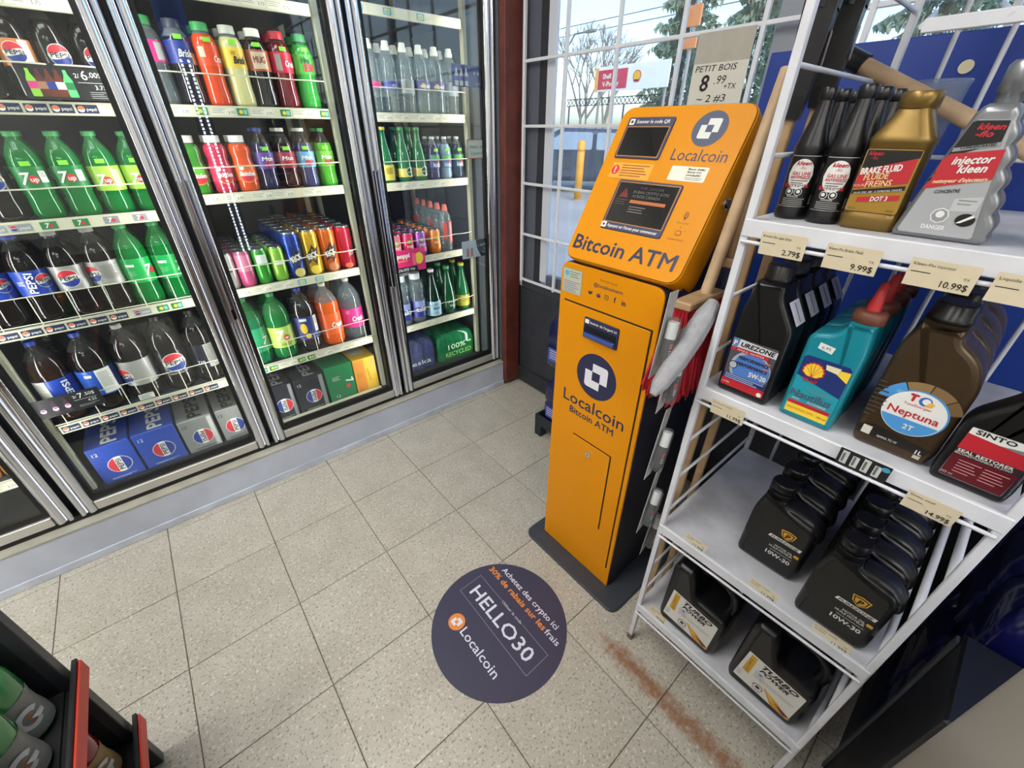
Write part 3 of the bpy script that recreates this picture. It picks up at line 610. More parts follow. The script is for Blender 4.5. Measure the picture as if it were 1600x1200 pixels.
# large bottles, middle door
P['twog'] = bottle('large_lemon_lime_bottle', B, .295, .052, 'two', clearmat('sea_green_pet', '66cfa0', .5, '1e9a62', 1.5), CAPG, (.22, .58, M('2f9f6a', .35), seq(word('7', WHT, .04, .3, .3, shear=.2))), .72, GNECK)
P['twolime'] = bottle('large_lemon_lime_bottle', B, .295, .052, 'two', clearmat('green_pet', '4fc877', .5), CAPG, (.20, .52, M('b4cf5a', .4), seq(word('7', WHITE, -.012, .42, .42, shear=.2, bold=.05), spot(.008, .48, .013, PRED, 2), word('up', WHITE, .008, .44, .12), fine(-.022, .2, .03, 3, INK))), .72, GNECK)
P['twoicet'] = bottle('large_iced_tea_bottle', B, .295, .052, 'two', M('1a1216', .08, coat=.5), CAPBL, (.22, .58, M('26337c', .4), seq(spot(-.018, .52, .015, YEL, 2, .024), spot(-.006, .18, .012, YEL, 2), blk(-.03, .84, .0, .95, WHT), blk(.03, .3, .05, 1, WHT), fine(.031, .95, .049, 10))), .77)
P['twoor'] = bottle('large_orange_soda_bottle', B, .295, .052, 'two', M('df5a1c', .12, coat=.3), M('e8e2d8', .4), (.20, .54, ORLAB, seq(word('Crush', WHT, .012, .35, .24, .05, .2, .04))), .76, CLEAR)
P['twopk'] = bottle('large_pink_soda_bottle', B, .295, .052, 'two', CLEARW, M('e8e2d8', .4), (.22, .54, PKLAB, seq(word('Crush', WHT, .010, .35, .24, .05, .2, .04), fine(-.04, .9, -.02, 5, WHT))), .70, CLEAR)
# right-hand door
def water(lab, capc=CAPW, name='water_bottle'): return bottle(name, B, .243, .036, 'water', CLEARW, capc, lab, .8, CLEAR, None, True)
P['w1'] = water((.36, .44, PKLAB, None)); P['w2'] = water((.34, .46, M('36479a', .4), word('+1', WHT, 0, .3, .4))); P['w3'] = water((.30, .5, M('9aa0a8', .4), fine(-.02, .9, .02, 8))); P['w4'] = water((.36, .50, M('4a3f86', .4), seq(word('opell', WHT, 0, .25, .42, .05), spot(-.012, .5, .008, YEL, 2))))
GBOT = M('0d4a2b', .06, coat=.6); GBOT2 = M('15683a', .06, coat=.6)
P['gy'] = bottle('mineral_water_bottle', B, .215, .034, 'glass', GBOT2, YEL, (.06, .34, M('d8c44a', .4), seq(fine(-.02, .8, .02, 7, INK))), 2)
P['gp'] = bottle('mineral_water_bottle', B, .215, .034, 'glass', GBOT2, CAPG, (.10, .26, M('cfc05a', .4), lambda A, r, h: (A.disc(.008, h*.6, .019, WHT, 2), A.disc(.008, h*.6, .0165, GBOT, 3), A.text('perrier', .008, h*.5, .007, WHT, 4, w=.028))), 2)
def kdz(c1, c2, liq): return bottle('sparkling_juice_bottle', B, .178, .029, 'soda', liq, M('c9ced6', .4), (.28, .60, c1, seq(blk(-.03, .62, .03, .95, c2), word('kidz', WHT, 0, .12, .3, .034), spot(.008, .4, .008, PRED, 3))), .8, CLEAR, .70)
P['k1'] = kdz(M('4a4a8a', .4), M('5a9a6a', .4), M('3a2f5a', .1)); P['k2'] = kdz(M('5a7aa8', .4), M('6fae6a', .4), M('8aa0b8', .1)); P['k3'] = kdz(M('3f5a7a', .4), M('6aa85a', .4), M('2f3a4a', .1))
def poppi(c, s): return can('soda_can', .118, .0305, c, seq(spot(.012, .3, .013, s, 2), blk(-.012, .62, .002, .74, STK), word('poppi', WHT, -.002, .45, .12, .03)))
P['p1'] = poppi(M('e0708a', .3, .3), M('efe0d0', .4)); P['p2'] = poppi(M('d8305e', .3, .3), YEL); P['p3'] = poppi(M('9a4aa8', .3, .3), M('d860a8', .4)); P['p4'] = poppi(M('e8802a', .3, .3), M('f0b04a', .4))
P['rw'] = bottle('flavoured_water_bottle', B, .225, .031, 'water', CLEARW, M('e07060', .4), (.20, .66, CLEAR, seq(blk(.000, .0, .022, 1, M('d8463c', .4)), blk(-.03, .15, -.008, .95, M('cf4a40', .4)), lambda A, r, h: A.text('watermelon', .015, h*.1, .010, WHT, 3, w=h*.8, rot=PI/2, al='L'))), .8, CLEAR, None, True)
P['es'] = bottle('spring_water_bottle', B, .262, .040, 'skit', CLEARW, M('d9dde0', .4), (.12, .46, M('2b2f8a', .4), seq(blk(-.03, .62, .03, 1, M('8a94c8', .4)), word('eska', WHT, .002, .36, .28, .058, .0, .03))), .9, CLEAR)
P['sp'] = bottle('sparkling_water_bottle', B, .262, .040, 'glass', M('0b2a1c', .05, coat=.7), M('e8e6e0', .4), (.05, .36, M('a8cbd8', .4), seq(blk(-.02, .45, .022, .62, M('4f7fb0', .4)), word('S.P', M('2a4a86', .5), 0, .7, .16), fine(-.016, .3, .016, 4))), 2)
P['gg'] = bottle('sparkling_water_bottle', B, .262, .040, 'glass', GBOT, CAPG, (.12, .36, GBOT, seq(word('perrier', WHT, .0, .6, .2, .05), fine(-.02, .4, .02, 4, WHT))), 2)
P['gl'] = bottle('sparkling_water_bottle', B, .262, .040, 'glass', GBOT2, M('d8c04a', .4), (.10, .34, M('c9b83a', .4), seq(fine(-.02, .8, .02, 8, M('6a6a2a', .5)),)), 2)
P['juice'] = bottle('juice_bottle', B, .24, .040, 'soda', M('c9a52e', .12, coat=.3), YEL, (.30, .62, M('6fae3a', .4), seq(spot(0, .5, .02, YEL, 2), word('jus', INK, 0, .4, .2))), .8, CLEAR)
P['juiceo'] = bottle('juice_bottle', B, .24, .040, 'soda', M('d07a2a', .12, coat=.3), CAPG, (.30, .62, M('8fb83a', .4), seq(spot(0, .5, .02, ORNG, 2), word('jus', INK, 0, .4, .2))), .8, CLEAR)

ORD = ['front', 'second', 'third', 'fourth', 'fifth', 'sixth', 'seventh', 'eighth', 'ninth', 'tenth']; NTH = ['first'] + ORD[1:]
def row(door, shelf, z, items, n, pitch, y0=.012, jit=.0005, skip=0):
    """items: (x, kind, description); each column runs n deep"""
    random.seed(int(z*100)+len(items))
    for c, it in enumerate(items):
        x, kind, desc = it[:3]; nn = it[3] if len(it) > 3 else n; rad = it[4] if len(it) > 4 else pitch/2
        for d in range(nn):
            lab = f'{desc}, {ORD[d]} of {NTH[c]} column, {shelf} shelf, {door} cooler door'
            rz = random.uniform(-.12, .12) if d == 0 else random.uniform(-.6, .6)
            place(P[kind], lab, (x+random.uniform(-jit, jit), YS+y0+rad+d*(2*rad+.004), z-.0038), rz if len(it) < 6 else it[5], f'drinks on the {shelf} shelf of the {door} cooler door')
row('left', 'top', 1.390, [(.144, 'zero', 'black-label cola bottle'), (.222, 'peach', 'orange-label cola bottle'), (.300, 'zero', 'black-label cola bottle'), (.376, 'zero', 'black-label cola bottle')][0:4], 2, .075)
row('left', 'second', 1.095, [(.043, 'zero', 'dark cola bottle'), (.125, 'seven', 'dark-green label lemon-lime bottle'), (.208, 'seven', 'dark-green label lemon-lime bottle'), (.290, 'sevenz', 'pale-green label lemon-lime bottle'), (.370, 'sevenz', 'pale-green label lemon-lime bottle')], 2, .078)
row('left', 'third', .793, [(-.085, 'blue', 'blue-label cola bottle'), (.004, 'blue', 'blue-label cola bottle'), (.090, 'silv', 'silver-label cola bottle'), (.178, 'silvt', 'silver-label cola bottle'), (.261, 'bigg', 'green lemon-lime bottle'), (.348, 'bigg', 'green lemon-lime bottle')], 2, .088)
row('left', 'fourth', .443, [(-.090, 'twoblue', 'large blue-label cola bottle'), (.018, 'twobw', 'large blue-and-white cola bottle'), (.128, 'twosil', 'large silver-label cola bottle'), (.236, 'twozero', 'large black-label cola bottle'), (.342, 'twozt', 'large grey-text cola bottle')], 2, .107)
row('middle', 'top', 1.392, [(.521, 'pinkw', 'pink-label clear soda bottle'), (.595, 'bluei', 'blue-label iced tea bottle'), (.668, 'orangei', 'orange soda bottle'), (.742, 'yellowi', 'yellow-label lemonade bottle'), (.816, 'rooti', 'brown-label root beer bottle'), (.890, 'redi', 'red-label cream soda bottle'), (.966, 'dewi', 'green citrus soda bottle')], 2, .073)
row('middle', 'second', 1.131, [(.526, 'skg', 'green candy drink bottle'), (.603, 'skr', 'pink candy drink bottle'), (.678, 'sko', 'orange candy drink bottle'), (.752, 'dewp', 'purple-label soda bottle'), (.828, 'dewr', 'crimson-label soda bottle'), (.900, 'dewb', 'pale-blue label soda bottle'), (.974, 'dewg', 'lime-green soda bottle')], 2, .072)
row('middle', 'third', .791, [(.516, 'cwhite', 'white slim can', 6, .0305), (.576, 'cpink', 'pink slim can', 6, .0305), (.636, 'cgreen', 'green slim can', 5, .0305), (.697, 'clime', 'lime slim can', 5, .0305), (.763, 'tblue', 'tall blue can', 6, .036), (.836, 'tyel', 'tall yellow can', 7, .036), (.909, 'torg', 'tall orange can', 7, .036), (.981, 'tred', 'tall red can', 6, .036)][:], 6, .07)
row('middle', 'fourth', .448, [(.527, 'twog', 'large sea-green lemon-lime bottle'), (.633, 'twolime', 'large lime-label lemon-lime bottle'), (.740, 'twoicet', 'large navy-label iced tea bottle'), (.848, 'twoor', 'large orange soda bottle'), (.956, 'twopk', 'large pink-label clear soda bottle')], 2, .106)
row('right', 'top', 1.386, [(1.222, 'w1', 'pink-label water bottle'), (1.296, 'w2', 'blue-label water bottle'), (1.370, 'w3', 'grey-label water bottle'), (1.444, 'w4', 'purple-label water bottle'), (1.518, 'w4', 'purple-label water bottle'), (1.592, 'w3', 'grey-label water bottle')], 2, .074)
row('right', 'second', 1.125, [(1.232, 'gy', 'yellow-label green glass bottle'), (1.318, 'gp', 'round-emblem green glass bottle'), (1.395, 'gp', 'round-emblem green glass bottle'), (1.468, 'k1', 'violet-label juice bottle', 2, .03), (1.534, 'k2', 'pale-blue juice bottle', 2, .03), (1.602, 'k3', 'slate-label juice bottle', 2, .03)], 2, .072)
row('right', 'third', .787, [(1.218, 'p1', 'pale-pink soda can', 6, .0315), (1.284, 'p2', 'crimson soda can', 6, .0315), (1.352, 'p3', 'purple soda can', 6, .0315), (1.436, 'p4', 'orange soda can', 6, .0315), (1.510, 'rw', 'red-label flavoured water bottle', 5, .033), (1.580, 'rw', 'red-label flavoured water bottle', 0, .033)], 5, .064)
row('right', 'fourth', .443, [(1.220, 'es', 'blue-label spring water bottle'), (1.304, 'es', 'blue-label spring water bottle'), (1.400, 'sp', 'pale-blue label dark glass bottle'), (1.496, 'gg', 'white-lettered green glass bottle'), (1.592, 'gl', 'yellow-label green glass bottle')], 2, .083)
row('corner', 'lowest', .30, [(-.46, 'juice', 'yellow juice bottle'), (-.375, 'juiceo', 'orange juice bottle'), (-.29, 'juice', 'yellow juice bottle')], 2, .083)
row('corner', 'upper', .70, [(-.46, 'juiceo', 'orange juice bottle'), (-.375, 'juice', 'yellow juice bottle'), (-.29, 'juiceo', 'orange juice bottle')], 2, .083)

# ------------------------------------------------------------------ cartons and packs on the cooler deck
def carton(x0, x1, h, col, label, text, front_art, side=None, edge=None):
    o = thing('drink_carton', label, 'carton', (x0, .252, .1452), 0, 'cartons on the cooler deck'); W = x1-x0
    MB().box(0, W, 0, .38, 0, h, col, .003).build('box', o)
    m = MB(); A = Art(m, front(0), eps=.0004); front_art(A, W, h)
    if text:
        t, tc, sz = text; At = Art(m, plane((0, 0, h), (1, 0, 0), (0, 1, 0)), eps=.0004); At.text(t, W*.74, .016, sz, tc, 2, 'L', w=.20, bold=.03, rot=PI/2)
    if edge: A2 = Art(m, plane((0, .38, 0), (0, -1, 0), (0, 0, 1)), eps=.0004); A2.rect(.004, .004, .376, h-.004, edge, 1)  # left side face; the blue cartons' paler tone paints in light falling there
    m.build('print', o); return o
def pepfront(ink, panel=None, rot=PI):
    def f(A, W, h):
        if panel: A.rect(W*.84, .006, W-.004, h-.006, panel, 1)
        globe(A, W*.55, h*.42, .034, rot=rot); A.text('12', W*.16, h*.78, .014, ink, 2); A.lines(W*.2, .016, W*.8, 2, .004, .0012, ink, 2)
    return f
CB1 = M('2346a6', .35, coat=.3); CS1 = M('9a9896', .35, .35); CB2 = M('1d1e2a', .3, coat=.4)
carton(-.125, .002, .166, CB1, 'blue cola carton closest to the corner door, cooler deck', ('PEPSI', WHT, .045), pepfront(WHT), edge=M('3f8fd8', .35))
carton(.010, .145, .166, CB1, 'blue cola carton beside the silver cartons, cooler deck', ('PEPSI', WHT, .045), pepfront(WHT), edge=M('3f8fd8', .35))
carton(.154, .272, .158, CS1, 'silver diet cola carton beside the blue cartons, cooler deck', ('PEPSI', INK, .045), pepfront(INK, M('c9c6c0', .4), 2*PI), edge=M('8d8b88', .4))
carton(.286, .384, .158, CS1, 'silver diet cola carton against the door post, cooler deck', ('PEPSI', INK, .04), pepfront(INK, None, PI), edge=M('8d8b88', .4))
carton(.485, .600, .186, CB2, 'black cola carton against the door post, middle cooler door', ('PEPSI', M('a9a9b0', .4), .045), pepfront(WHT, M('8d8d90', .4), 2*PI))
carton(.608, .742, .186, CB2, 'black cola carton beside the green carton, middle cooler door', ('PEPSI', M('a9a9b0', .4), .045), pepfront(WHT, M('8d8d90', .4), 2*PI))
def f7(A, W, h):
    A.text('7', W*.68, h*.55, .034, WHT, 2, bold=.03, rot=-PI/2*.9, al='L'); A.disc(W*.74, h*.36, .011, PRED, 2); A.text('12', W*.3, .02, .016, WHT, 2); A.lines(W*.2, h*.7, W*.5, 4, .006, .0012, WHT, 2)
carton(.752, .884, .196, M('1a7a48', .35, coat=.2), 'green lemon-lime carton on the deck, middle cooler door', None, f7)
def fs(A, W, h):
    A.rect(.004, .004, W*.48, h-.004, M('dc8a30', .4), 1); A.disc(W*.72, h*.5, .024, M('e8b82a', .4), 2, .030); A.text('Schweppes', W*.70, h*.30, .010, M('3a5a2a', .5), 3, w=.075, rot=PI/2*1.1, al='L'); A.lines(.012, h*.6, W*.4, 5, .006, .0012, M('8a4a1a', .5), 2); A.text('12', .02, .016, .012, M('8a4a1a', .5), 2)
o = carton(.890, 1.006, .192, M('e6b52e', .35, coat=.2), 'yellow and orange ginger ale carton, middle cooler door', None, fs)
m = MB(); At = Art(m, plane((0, 0, .192), (1, 0, 0), (0, 1, 0)), eps=.0005); At.rect(.02, .06, .085, .26, M('c9c4b0', .5), 1); m.build('top_label', o)
# shrink-wrapped packs: the bottles can be counted inside the film
def pack(x0, x1, h, label, proto, nx, film, art):
    o = thing('shrink_wrapped_pack', label, 'pack', (x0, .262, .1452), 0); W = x1-x0; pr = W/nx; m0 = None
    prof = SH['water'][0]
    for i in range(nx):
        for j in range(3):
            m = MB()
            if m0 is None: m.lathe([(r*pr*.48, z*h*.97) for r, z in prof], proto, 14); b_ = m.build('bottle', o); m0 = b_.data
            else: b_ = bpy.data.objects.new('bottle', m0); COL.objects.link(b_); b_.parent = o
            b_.location = (pr*(i+.5), pr*(j+.5), 0)
    D = pr*3; m = MB(); r = .022; rings = []
    for k, (z, ins) in enumerate(((0, .004), (.012, 0), (h*.62, 0), (h*.80, .006), (h*.93, .016), (h*1.0, .034))):
        pts = []
        for (x, y) in rpoly([(0, 0), (W, 0), (W, D), (0, D)], r, 4):
            f = 1-2*ins/W; pts.append((W/2+(x-W/2)*f, D/2+(y-D/2)*f, z))
        rings.append(pts)
    m.weld(rings, film); m.build('film', o)
    m = MB(); art(Art(m, front(-.0006), eps=.0006), W, h); m.build('print', o); return o
pack(1.178, 1.368, .185, 'shrink-wrapped pack of blue spring water on the deck', M('5f6a96', .2, coat=.4), 3, clearmat('blue_film', 'c2c6dc', .34, '5f6690', 1.4), lambda A, W, h: (A.text('eska', W*.5, h*.22, .026, WHT, 2, w=.12, bold=.0),))
pack(1.386, 1.640, .170, 'green shrink-wrapped pack of mineral water on the deck', M('1d7a4a', .2, coat=.4), 4, clearmat('green_film', '9fd8b4', .5, '2a8a58', 1.4), lambda A, W, h: (A.text('100%', W*.5, h*.42, .030, M('cfe8c0', .5), 2, w=.12, bold=.02), A.text('RECYCLED', W*.54, h*.16, .026, M('8ccf5a', .5), 2, w=.18, bold=.02), A.disc(W*.86, h*.55, .012, LIME, 2, .007)))
MB().box(.488, 1.010, .236, .246, .1452, .156, CREAM, .001).build('deck_rail', CK)

# ------------------------------------------------------------------ promotion cards
DKC = M('141318', .45)
def card(label, loc, W, H, rx, draw, base=DKC, th=.002, group=None):
    o = thing('promotion_card', label, 'sign', loc, 0); o.rotation_euler = (rx, 0, 0)
    MB().box(0, W, 0, th, 0, H, base, 0).build('card', o); m = MB(); draw(Art(m, front(0), eps=.0004), W, H); m.build('print', o); return o
def mini(A, x, y, h, c, c2=None):
    A.poly(rpoly([(x-h*.15, y), (x+h*.15, y), (x+h*.15, y+h*.62), (x+h*.06, y+h*.84), (x+h*.06, y+h), (x-h*.06, y+h), (x-h*.06, y+h*.84), (x-h*.15, y+h*.62)], h*.03, 2), c, 2)
    if c2: A.rect(x-h*.15, y+h*.28, x+h*.15, y+h*.55, c2, 3)
def pc1(A, W, H):
    for k, (c, c2) in enumerate(((LIME, PKLAB), (M('5a1f1c', .5), M('a87a5a', .5)), (M('6a2a1c', .5), PBLUE), (M('6a2a1c', .5), WHT), (M('5fd07a', .5), G7))): mini(A, .022+k*.0185, .006, .062, c, c2)
    A.text('2/', .118, .052, .010, WHT, 2); A.text('6', .134, .048, .021, WHT, 2); A.text('.00$', .158, .054, .012, WHT, 2); A.rect(.115, .041, .170, .0418, WHT, 2); A.text('3.75', .160, .026, .010, WHT, 2); A.lines(.132, .02, .170, 4, .0045, .001, M('b9b9b9', .5), 2)
card('black promotion card with five small bottles on the top shelf', (.205, .220, 1.394), .182, .082, -.06, pc1)
def pc2(A, W, H):
    for k in range(3): mini(A, .04+k*.03, .008, .05, M('3a1c24', .5), PBLUE); A.disc(.04+k*.03, .027, .007, WHT, 4); A.disc(.04+k*.03, .027, .006, PRED, 5, lo=lambda t: .1)
    A.text('2/', .125, .046, .009, WHT, 2); A.text('7', .140, .042, .018, WHT, 2); A.text('.50$', .163, .047, .011, WHT, 2); A.rect(.12, .037, .178, .0378, WHT, 2); A.text('4.25', .163, .024, .009, WHT, 2); A.lines(.125, .017, .178, 2, .0045, .001, M('b9b9b9', .5), 2)
card('dark promotion card with three cola bottles on the fourth shelf', (-.178, .213, .492), .190, .068, -.05, pc2)
def pc3(A, W, H):
    A.text('poppi', W*.30, H*.66, .020, WHT, 2, w=.065, bold=.04); A.text('BOISSON', W*.27, H*.48, .008, YEL, 2, w=.05); A.disc(W*.80, H*.55, .022, YEL, 2, .028); A.rect(W*.58, H*.28, W*.70, H*.80, M('e8607a', .5), 3)
    A.rect(0, 0, W*.72, H*.24, DKC, 2); A.text('2/6.00$ +tx', W*.36, H*.06, .014, WHT, 3, w=.09)
card('bright pink soda promotion card clipped to the can shelf', (1.172, .213, .732), .166, .106, 0, pc3, M('d8266e', .45))
def pc4(A, W, H):
    for k in range(3): mini(A, .022+k*.024, .004, .058, WHT, M('6a62c8', .5))
    A.text('2/', .112, .045, .008, WHT, 2); A.text('4.25', .142, .042, .012, WHT, 2, w=.036); A.text('2.75', .15, .024, .009, WHT, 2); A.lines(.118, .016, .166, 2, .005, .001, WHT, 2)
card('purple promotion card with three white bottles stuck inside the door', (1.480, .094, 1.478), .168, .074, 0, pc4, M('43408f', .45), .001)
def pc5(A, W, H):
    for (a, b_, c, d) in ((0, 0, W, .003), (0, H-.003, W, H), (0, 0, .003, H), (W-.003, 0, W, H)): A.rect(a, b_, c, d, M('d0404e', .5), 2)
    A.text('Helen, mix', W*.5, H*.55, .011, INK, 2, w=.085, shear=.3); A.text('2 pour 6$', W*.5, H*.22, .011, INK, 2, w=.075, shear=.3)
card('white handwritten note with red border stuck inside the door', (1.538, .094, 1.214), .112, .076, 0, pc5, WHT, .001)
def pc6(A, W, H):
    for k in range(2): A.rect(.026+k*.024, .008, .040+k*.024, .048, M('d98a84', .5), 2); A.rect(.029+k*.024, .048, .037+k*.024, .064, M('d8d8dc', .5), 2)
    A.poly([(W, 0), (W, H), (W*.50, H), (W*.54, H*.5), (W*.68, 0)], DKC, 2); A.text('2/', W*.60, H*.62, .008, WHT, 3); A.text('6.00$', W*.80, H*.60, .013, WHT, 3, w=.046); A.text('3.75', W*.84, H*.38, .009, WHT, 3); A.lines(W*.72, H*.28, W*.97, 2, .005, .001, WHT, 3)
card('white and black promotion card with red bottles stuck inside the door', (1.481, .094, .776), .166, .084, 0, pc6, M('dfe1ea', .45), .001)
tg_ = thing('paper_tag', 'small white paper tag hanging from the fourth shelf wire', 'tag', (.098, .218, .462))
MB().box(0, .045, 0, .001, 0, .022, WHT).build('tag_paper', tg_); m = MB(); Art(m, front(0), eps=.0004).lines(.004, .018, .041, 3, .006, .002, INK, 1); m.build('print', tg_)

# ================================================================== the crypto kiosk
AT = thing('cryptocurrency_kiosk', 'tall orange bitcoin kiosk with tilted screen head on a dark base plate', 'kiosk', (1.12, -.92, 0), ROT)
ORANGE = M('da8d02', .42, spec=.22); NV = M('23264a', .45); BODYD = M('1f2230', .5); GAP = M('15110c', .7); BASEM = M('3b3f47', .5, var=.1, vs=20)
m = MB(); pl_ = rpoly([(-.046, -.062), (.376, -.062), (.376, .36), (-.046, .36)], .035, 5)
m.weld([[(x, y, .0004) for x, y in pl_], [(x, y, .010) for x, y in pl_], [(x, y, .0125) for x, y in inset(pl_, .0025)]], BASEM, False); m.build('base_plate', AT)
sil = rpoly([(0, .0128), (.302, .0128), (.302, 1.046), (0, 1.046)], [.002, .002, .03, .03], 6)
MB().slab(sil, .30, BODYD, .004, .0).build('body', AT)
MB().slab(inset(sil, .0012), .006, ORANGE, .0015, -.0045).build('front_panel', AT)
def panel_door(name, u0, u1, z0, z1, y, parent):
    m = MB(); Art(m, front(y), eps=.0003).rect(u0-.0016, z0-.0012, u1+.004, z1+.0042, GAP, 1); m.build('door_gap', parent)
    return MB().slab(rpoly([(u0, z0), (u1, z0), (u1, z1), (u0, z1)], .001, 2), .003, ORANGE, .0006, y-.0030).build(name, parent)
d1 = panel_door('access_door', .020, .285, .098, .945, -.0045, AT)
d2 = panel_door('cash_box_door', .098, .236, .246, .545, -.0075, AT)
YF = -.0076
m = MB(); m.cyl((.165, YF-.003, .512), (.165, YF-.010, .512), .0085, CHROME, 16); m.box(.1642, .1658, YF-.0105, YF-.0099, .507, .517, BLACK); m.build('lock', AT)
# bill slot
m = MB(); m.slab(rpoly([(.097, .868), (.205, .868), (.205, .924), (.097, .924)], .004, 3), .006, NV, .0012, YF-.004); so = m.build('bill_slot', AT)
m = MB(); m.box(.103, .200, YF-.012, YF-.004, .8745, .886, M('2c4a9c', .15, coat=.5), .002); m.box(.103, .200, YF-.0052, YF-.004, .889, .903, M('07080c', .6)); m.box(.103, .200, YF-.010, YF-.004, .8875, .8895, M('16203c', .3)); m.build('slot_mouth', so)
m = MB(); A = Art(m, front(YF-.0042), eps=.0003); A.rrect(.101, .909, .114, .920, .001, WHITE, 1); A.text("Insérer de l'argent ici", .159, .911, .0065, WHITE, 1, w=.082, bold=.01); m.build('slot_lettering', so)
def coinlogo(A, cx, cy, r, disc, fg, lv=1, h=.20, o=.56):
    A.poly(circ(cx, cy, r, 48), disc, lv)
    for s in (1, -1):
        pts = rpoly([(-h, h), (h, h), (h, -h), (o, -h), (o, o), (-h, o)], [0, 0, 0, 0, .16, 0], 5)
        A.poly([(cx+s*x*r, cy+s*y*r) for x, y in pts], fg, lv+1)
m = MB(); A = Art(m, front(YF), eps=.0003); coinlogo(A, .153, .767, .0665, NV, M('e6e4ee', .5)); m.build('coin_logo', AT)
m = MB(); A = Art(m, front(YF), eps=.0003); A.text('Localcoin', .153, .650, .037, NV, 1, w=.215, bold=.012); A.text('Bitcoin ATM', .153, .617, .0215, NV, 1, w=.158, bold=.02); m.build('lettering', AT)
m = MB(); A = Art(m, front(-.0046), eps=.0003); A.text('Suivez-nous', .153, 1.0215, .0062, M('6a4410', .6), 1, w=.05); A.text('@localcoinatm', .153, 1.0055, .0085, NV, 1, w=.086, bold=.01)
A.poly([(.095, .985), (.101, .981), (.107, .984), (.109, .991), (.105, .992), (.103, .988), (.097, .991)], NV, 1)
A.poly(circ(.128, .985, .0065, 16, .0048), NV, 1); A.poly(circ(.1325, .993, .0014, 8), NV, 1); A.poly(circ(.1255, .986, .001, 8), ORANGE, 2); A.poly(circ(.1305, .986, .001, 8), ORANGE, 2)
A.rrect(.146, .981, .158, .993, .003, NV, 1); A.rrect(.1475, .9825, .1565, .9915, .002, ORANGE, 2); A.poly(circ(.152, .987, .003, 14), NV, 3); A.poly(circ(.152, .987, .0018, 12), ORANGE, 4)
A.text('f', .177, .981, .013, NV, 1, bold=.03); A.text('in', .202, .981, .0125, NV, 1, bold=.03); m.build('social_lettering', AT)
m = MB(); A = Art(m, front(-.0046), eps=.0003); A.rrect(.008, .968, .072, 1.031, .003, M('8f8a78', .5), 1); A.rrect(.0092, .9692, .0708, 1.0298, .002, M('b9bda4', .45), 2); A.disc(.022, 1.018, .007, CYAN, 3); A.lines(.032, 1.024, .066, 3, .006, .0022, M('6f7f90', .6), 3); A.lines(.013, .999, .066, 6, .0048, .0022, M('8a86a8', .6), 3); m.build('licence_sticker', AT)
# tilted head
HO = Vector((.013, -.013, 1.058)); UX = Vector((1, 0, 0)); UY = Vector((0, .178, .315)).normalized(); HN = UX.cross(UY)
def hmap(x, y, z): return tuple(HO+UX*x+UY*z-HN*y)
hs = rpoly([(0, 0), (.312, 0), (.312, .362), (0, .362)], .034, 7)
MB().slab(hs, .078, ORANGE, .004, .0, fmap=hmap).build('head_housing', AT)
MB().slab(inset(hs, .0022), .0014, GAP, .0003, -.0007, fmap=hmap).build('face_seam', AT)
MB().slab(inset(hs, .003), .0026, ORANGE, .0008, -.0020, fmap=hmap).build('head_face', AT)
m = MB(); m.loft([[(x, *yz) for yz in [(.03, 1.044), (.045, 1.020), (.29, 1.020), (.29, 1.06), (.235, 1.345), (.21, 1.345)]] for x in (.018, .318)][::-1], M('262b52', .45)); m.build('head_support', AT)
hp = plane(HO+HN*.0021, UX, UY)
def hart(): m = MB(); return m, Art(m, hp, eps=.0004)
def screen(u0, u1, s0, s1, iu0, iu1, is0, is1, name, cut):
    MB().slab(rpoly([(u0, s0), (u1, s0), (u1, s1), (u0, s1)], .006, 4), .004, M('363a5c', .4), .0015, -.0052, fmap=hmap).build(name, AT)
    m = MB(); m.slab(rpoly([(iu0-.002, is0-.002), (iu1+.002, is0-.002), (iu1+.002, is1+.002), (iu0-.002, is1+.002)], .001, 2), .001, M('b07a3a', .4), .0003, -.0058, fmap=hmap)
    m.slab(rpoly([(iu0, is0), (iu1, is0), (iu1, is1), (iu0, is1)], .001, 2), .001, M('0f1013', .18, coat=.3), .0003, -.0062, fmap=hmap)
    return m.build('display_glass', AT)
screen(.028, .147, .244, .335, .0345, .1405, .2495, .312, 'scanner_bezel', 0); screen(.072, .232, .084, .197, .079, .227, .102, .1905, 'touchscreen_bezel', 0)
hp2 = plane(HO+HN*.0062, UX, UY)
m = MB(); A = Art(m, hp2, eps=.0003); A.rrect(.0345, .317, .0475, .330, .002, WHITE, 1); A.rect(.038, .3205, .044, .3265, NV, 2); A.text('Scanner le code QR', .0955, .3205, .0072, WHITE, 1, w=.084, bold=.015); m.build('scanner_lettering', AT)
m = MB(); A = Art(m, hp2, eps=.0003); A.rrect(.0745, .0865, .0885, .0995, .002, WHITE, 1); A.poly(circ(.0815, .093, .003, 12), NV, 2); A.text("Appuyez sur l'écran pour commencer", .157, .0895, .0066, WHITE, 1, w=.13, bold=.012); m.build('touchscreen_lettering', AT)
SG = M('6d6a6a', .5); m = MB(); A = Art(m, plane(HO+HN*.0064, UX, UY), eps=.0003)
A.poly([(.090, .158), (.114, .158), (.102, .178)], M('7d2026', .5), 1); A.text('!', .102, .1605, .012, M('1a0f10', .5), 2, bold=.03); A.lines(.086, .153, .118, 3, .005, .0015, M('4a4446', .5), 1)
A.text('THE LEADER', .166, .178, .0055, M('4a484c', .5), 1, w=.06); A.text('IN BAN CRYPTO ATMS', .168, .1685, .0062, SG, 1, w=.088); A.text('ACROSS CANADA', .160, .1595, .0062, SG, 1, w=.070)
A.rect(.124, .147, .213, .154, M('b0602a', .5), 1); A.lines(.128, .140, .170, 3, .0055, .0018, SG, 1, .2); m.build('display_print', AT)
m, A = hart(); coinlogo(A, .230, .311, .0355, M('47506a', .5), M('dfe2dc', .5)); m.build('head_coin_logo', AT)
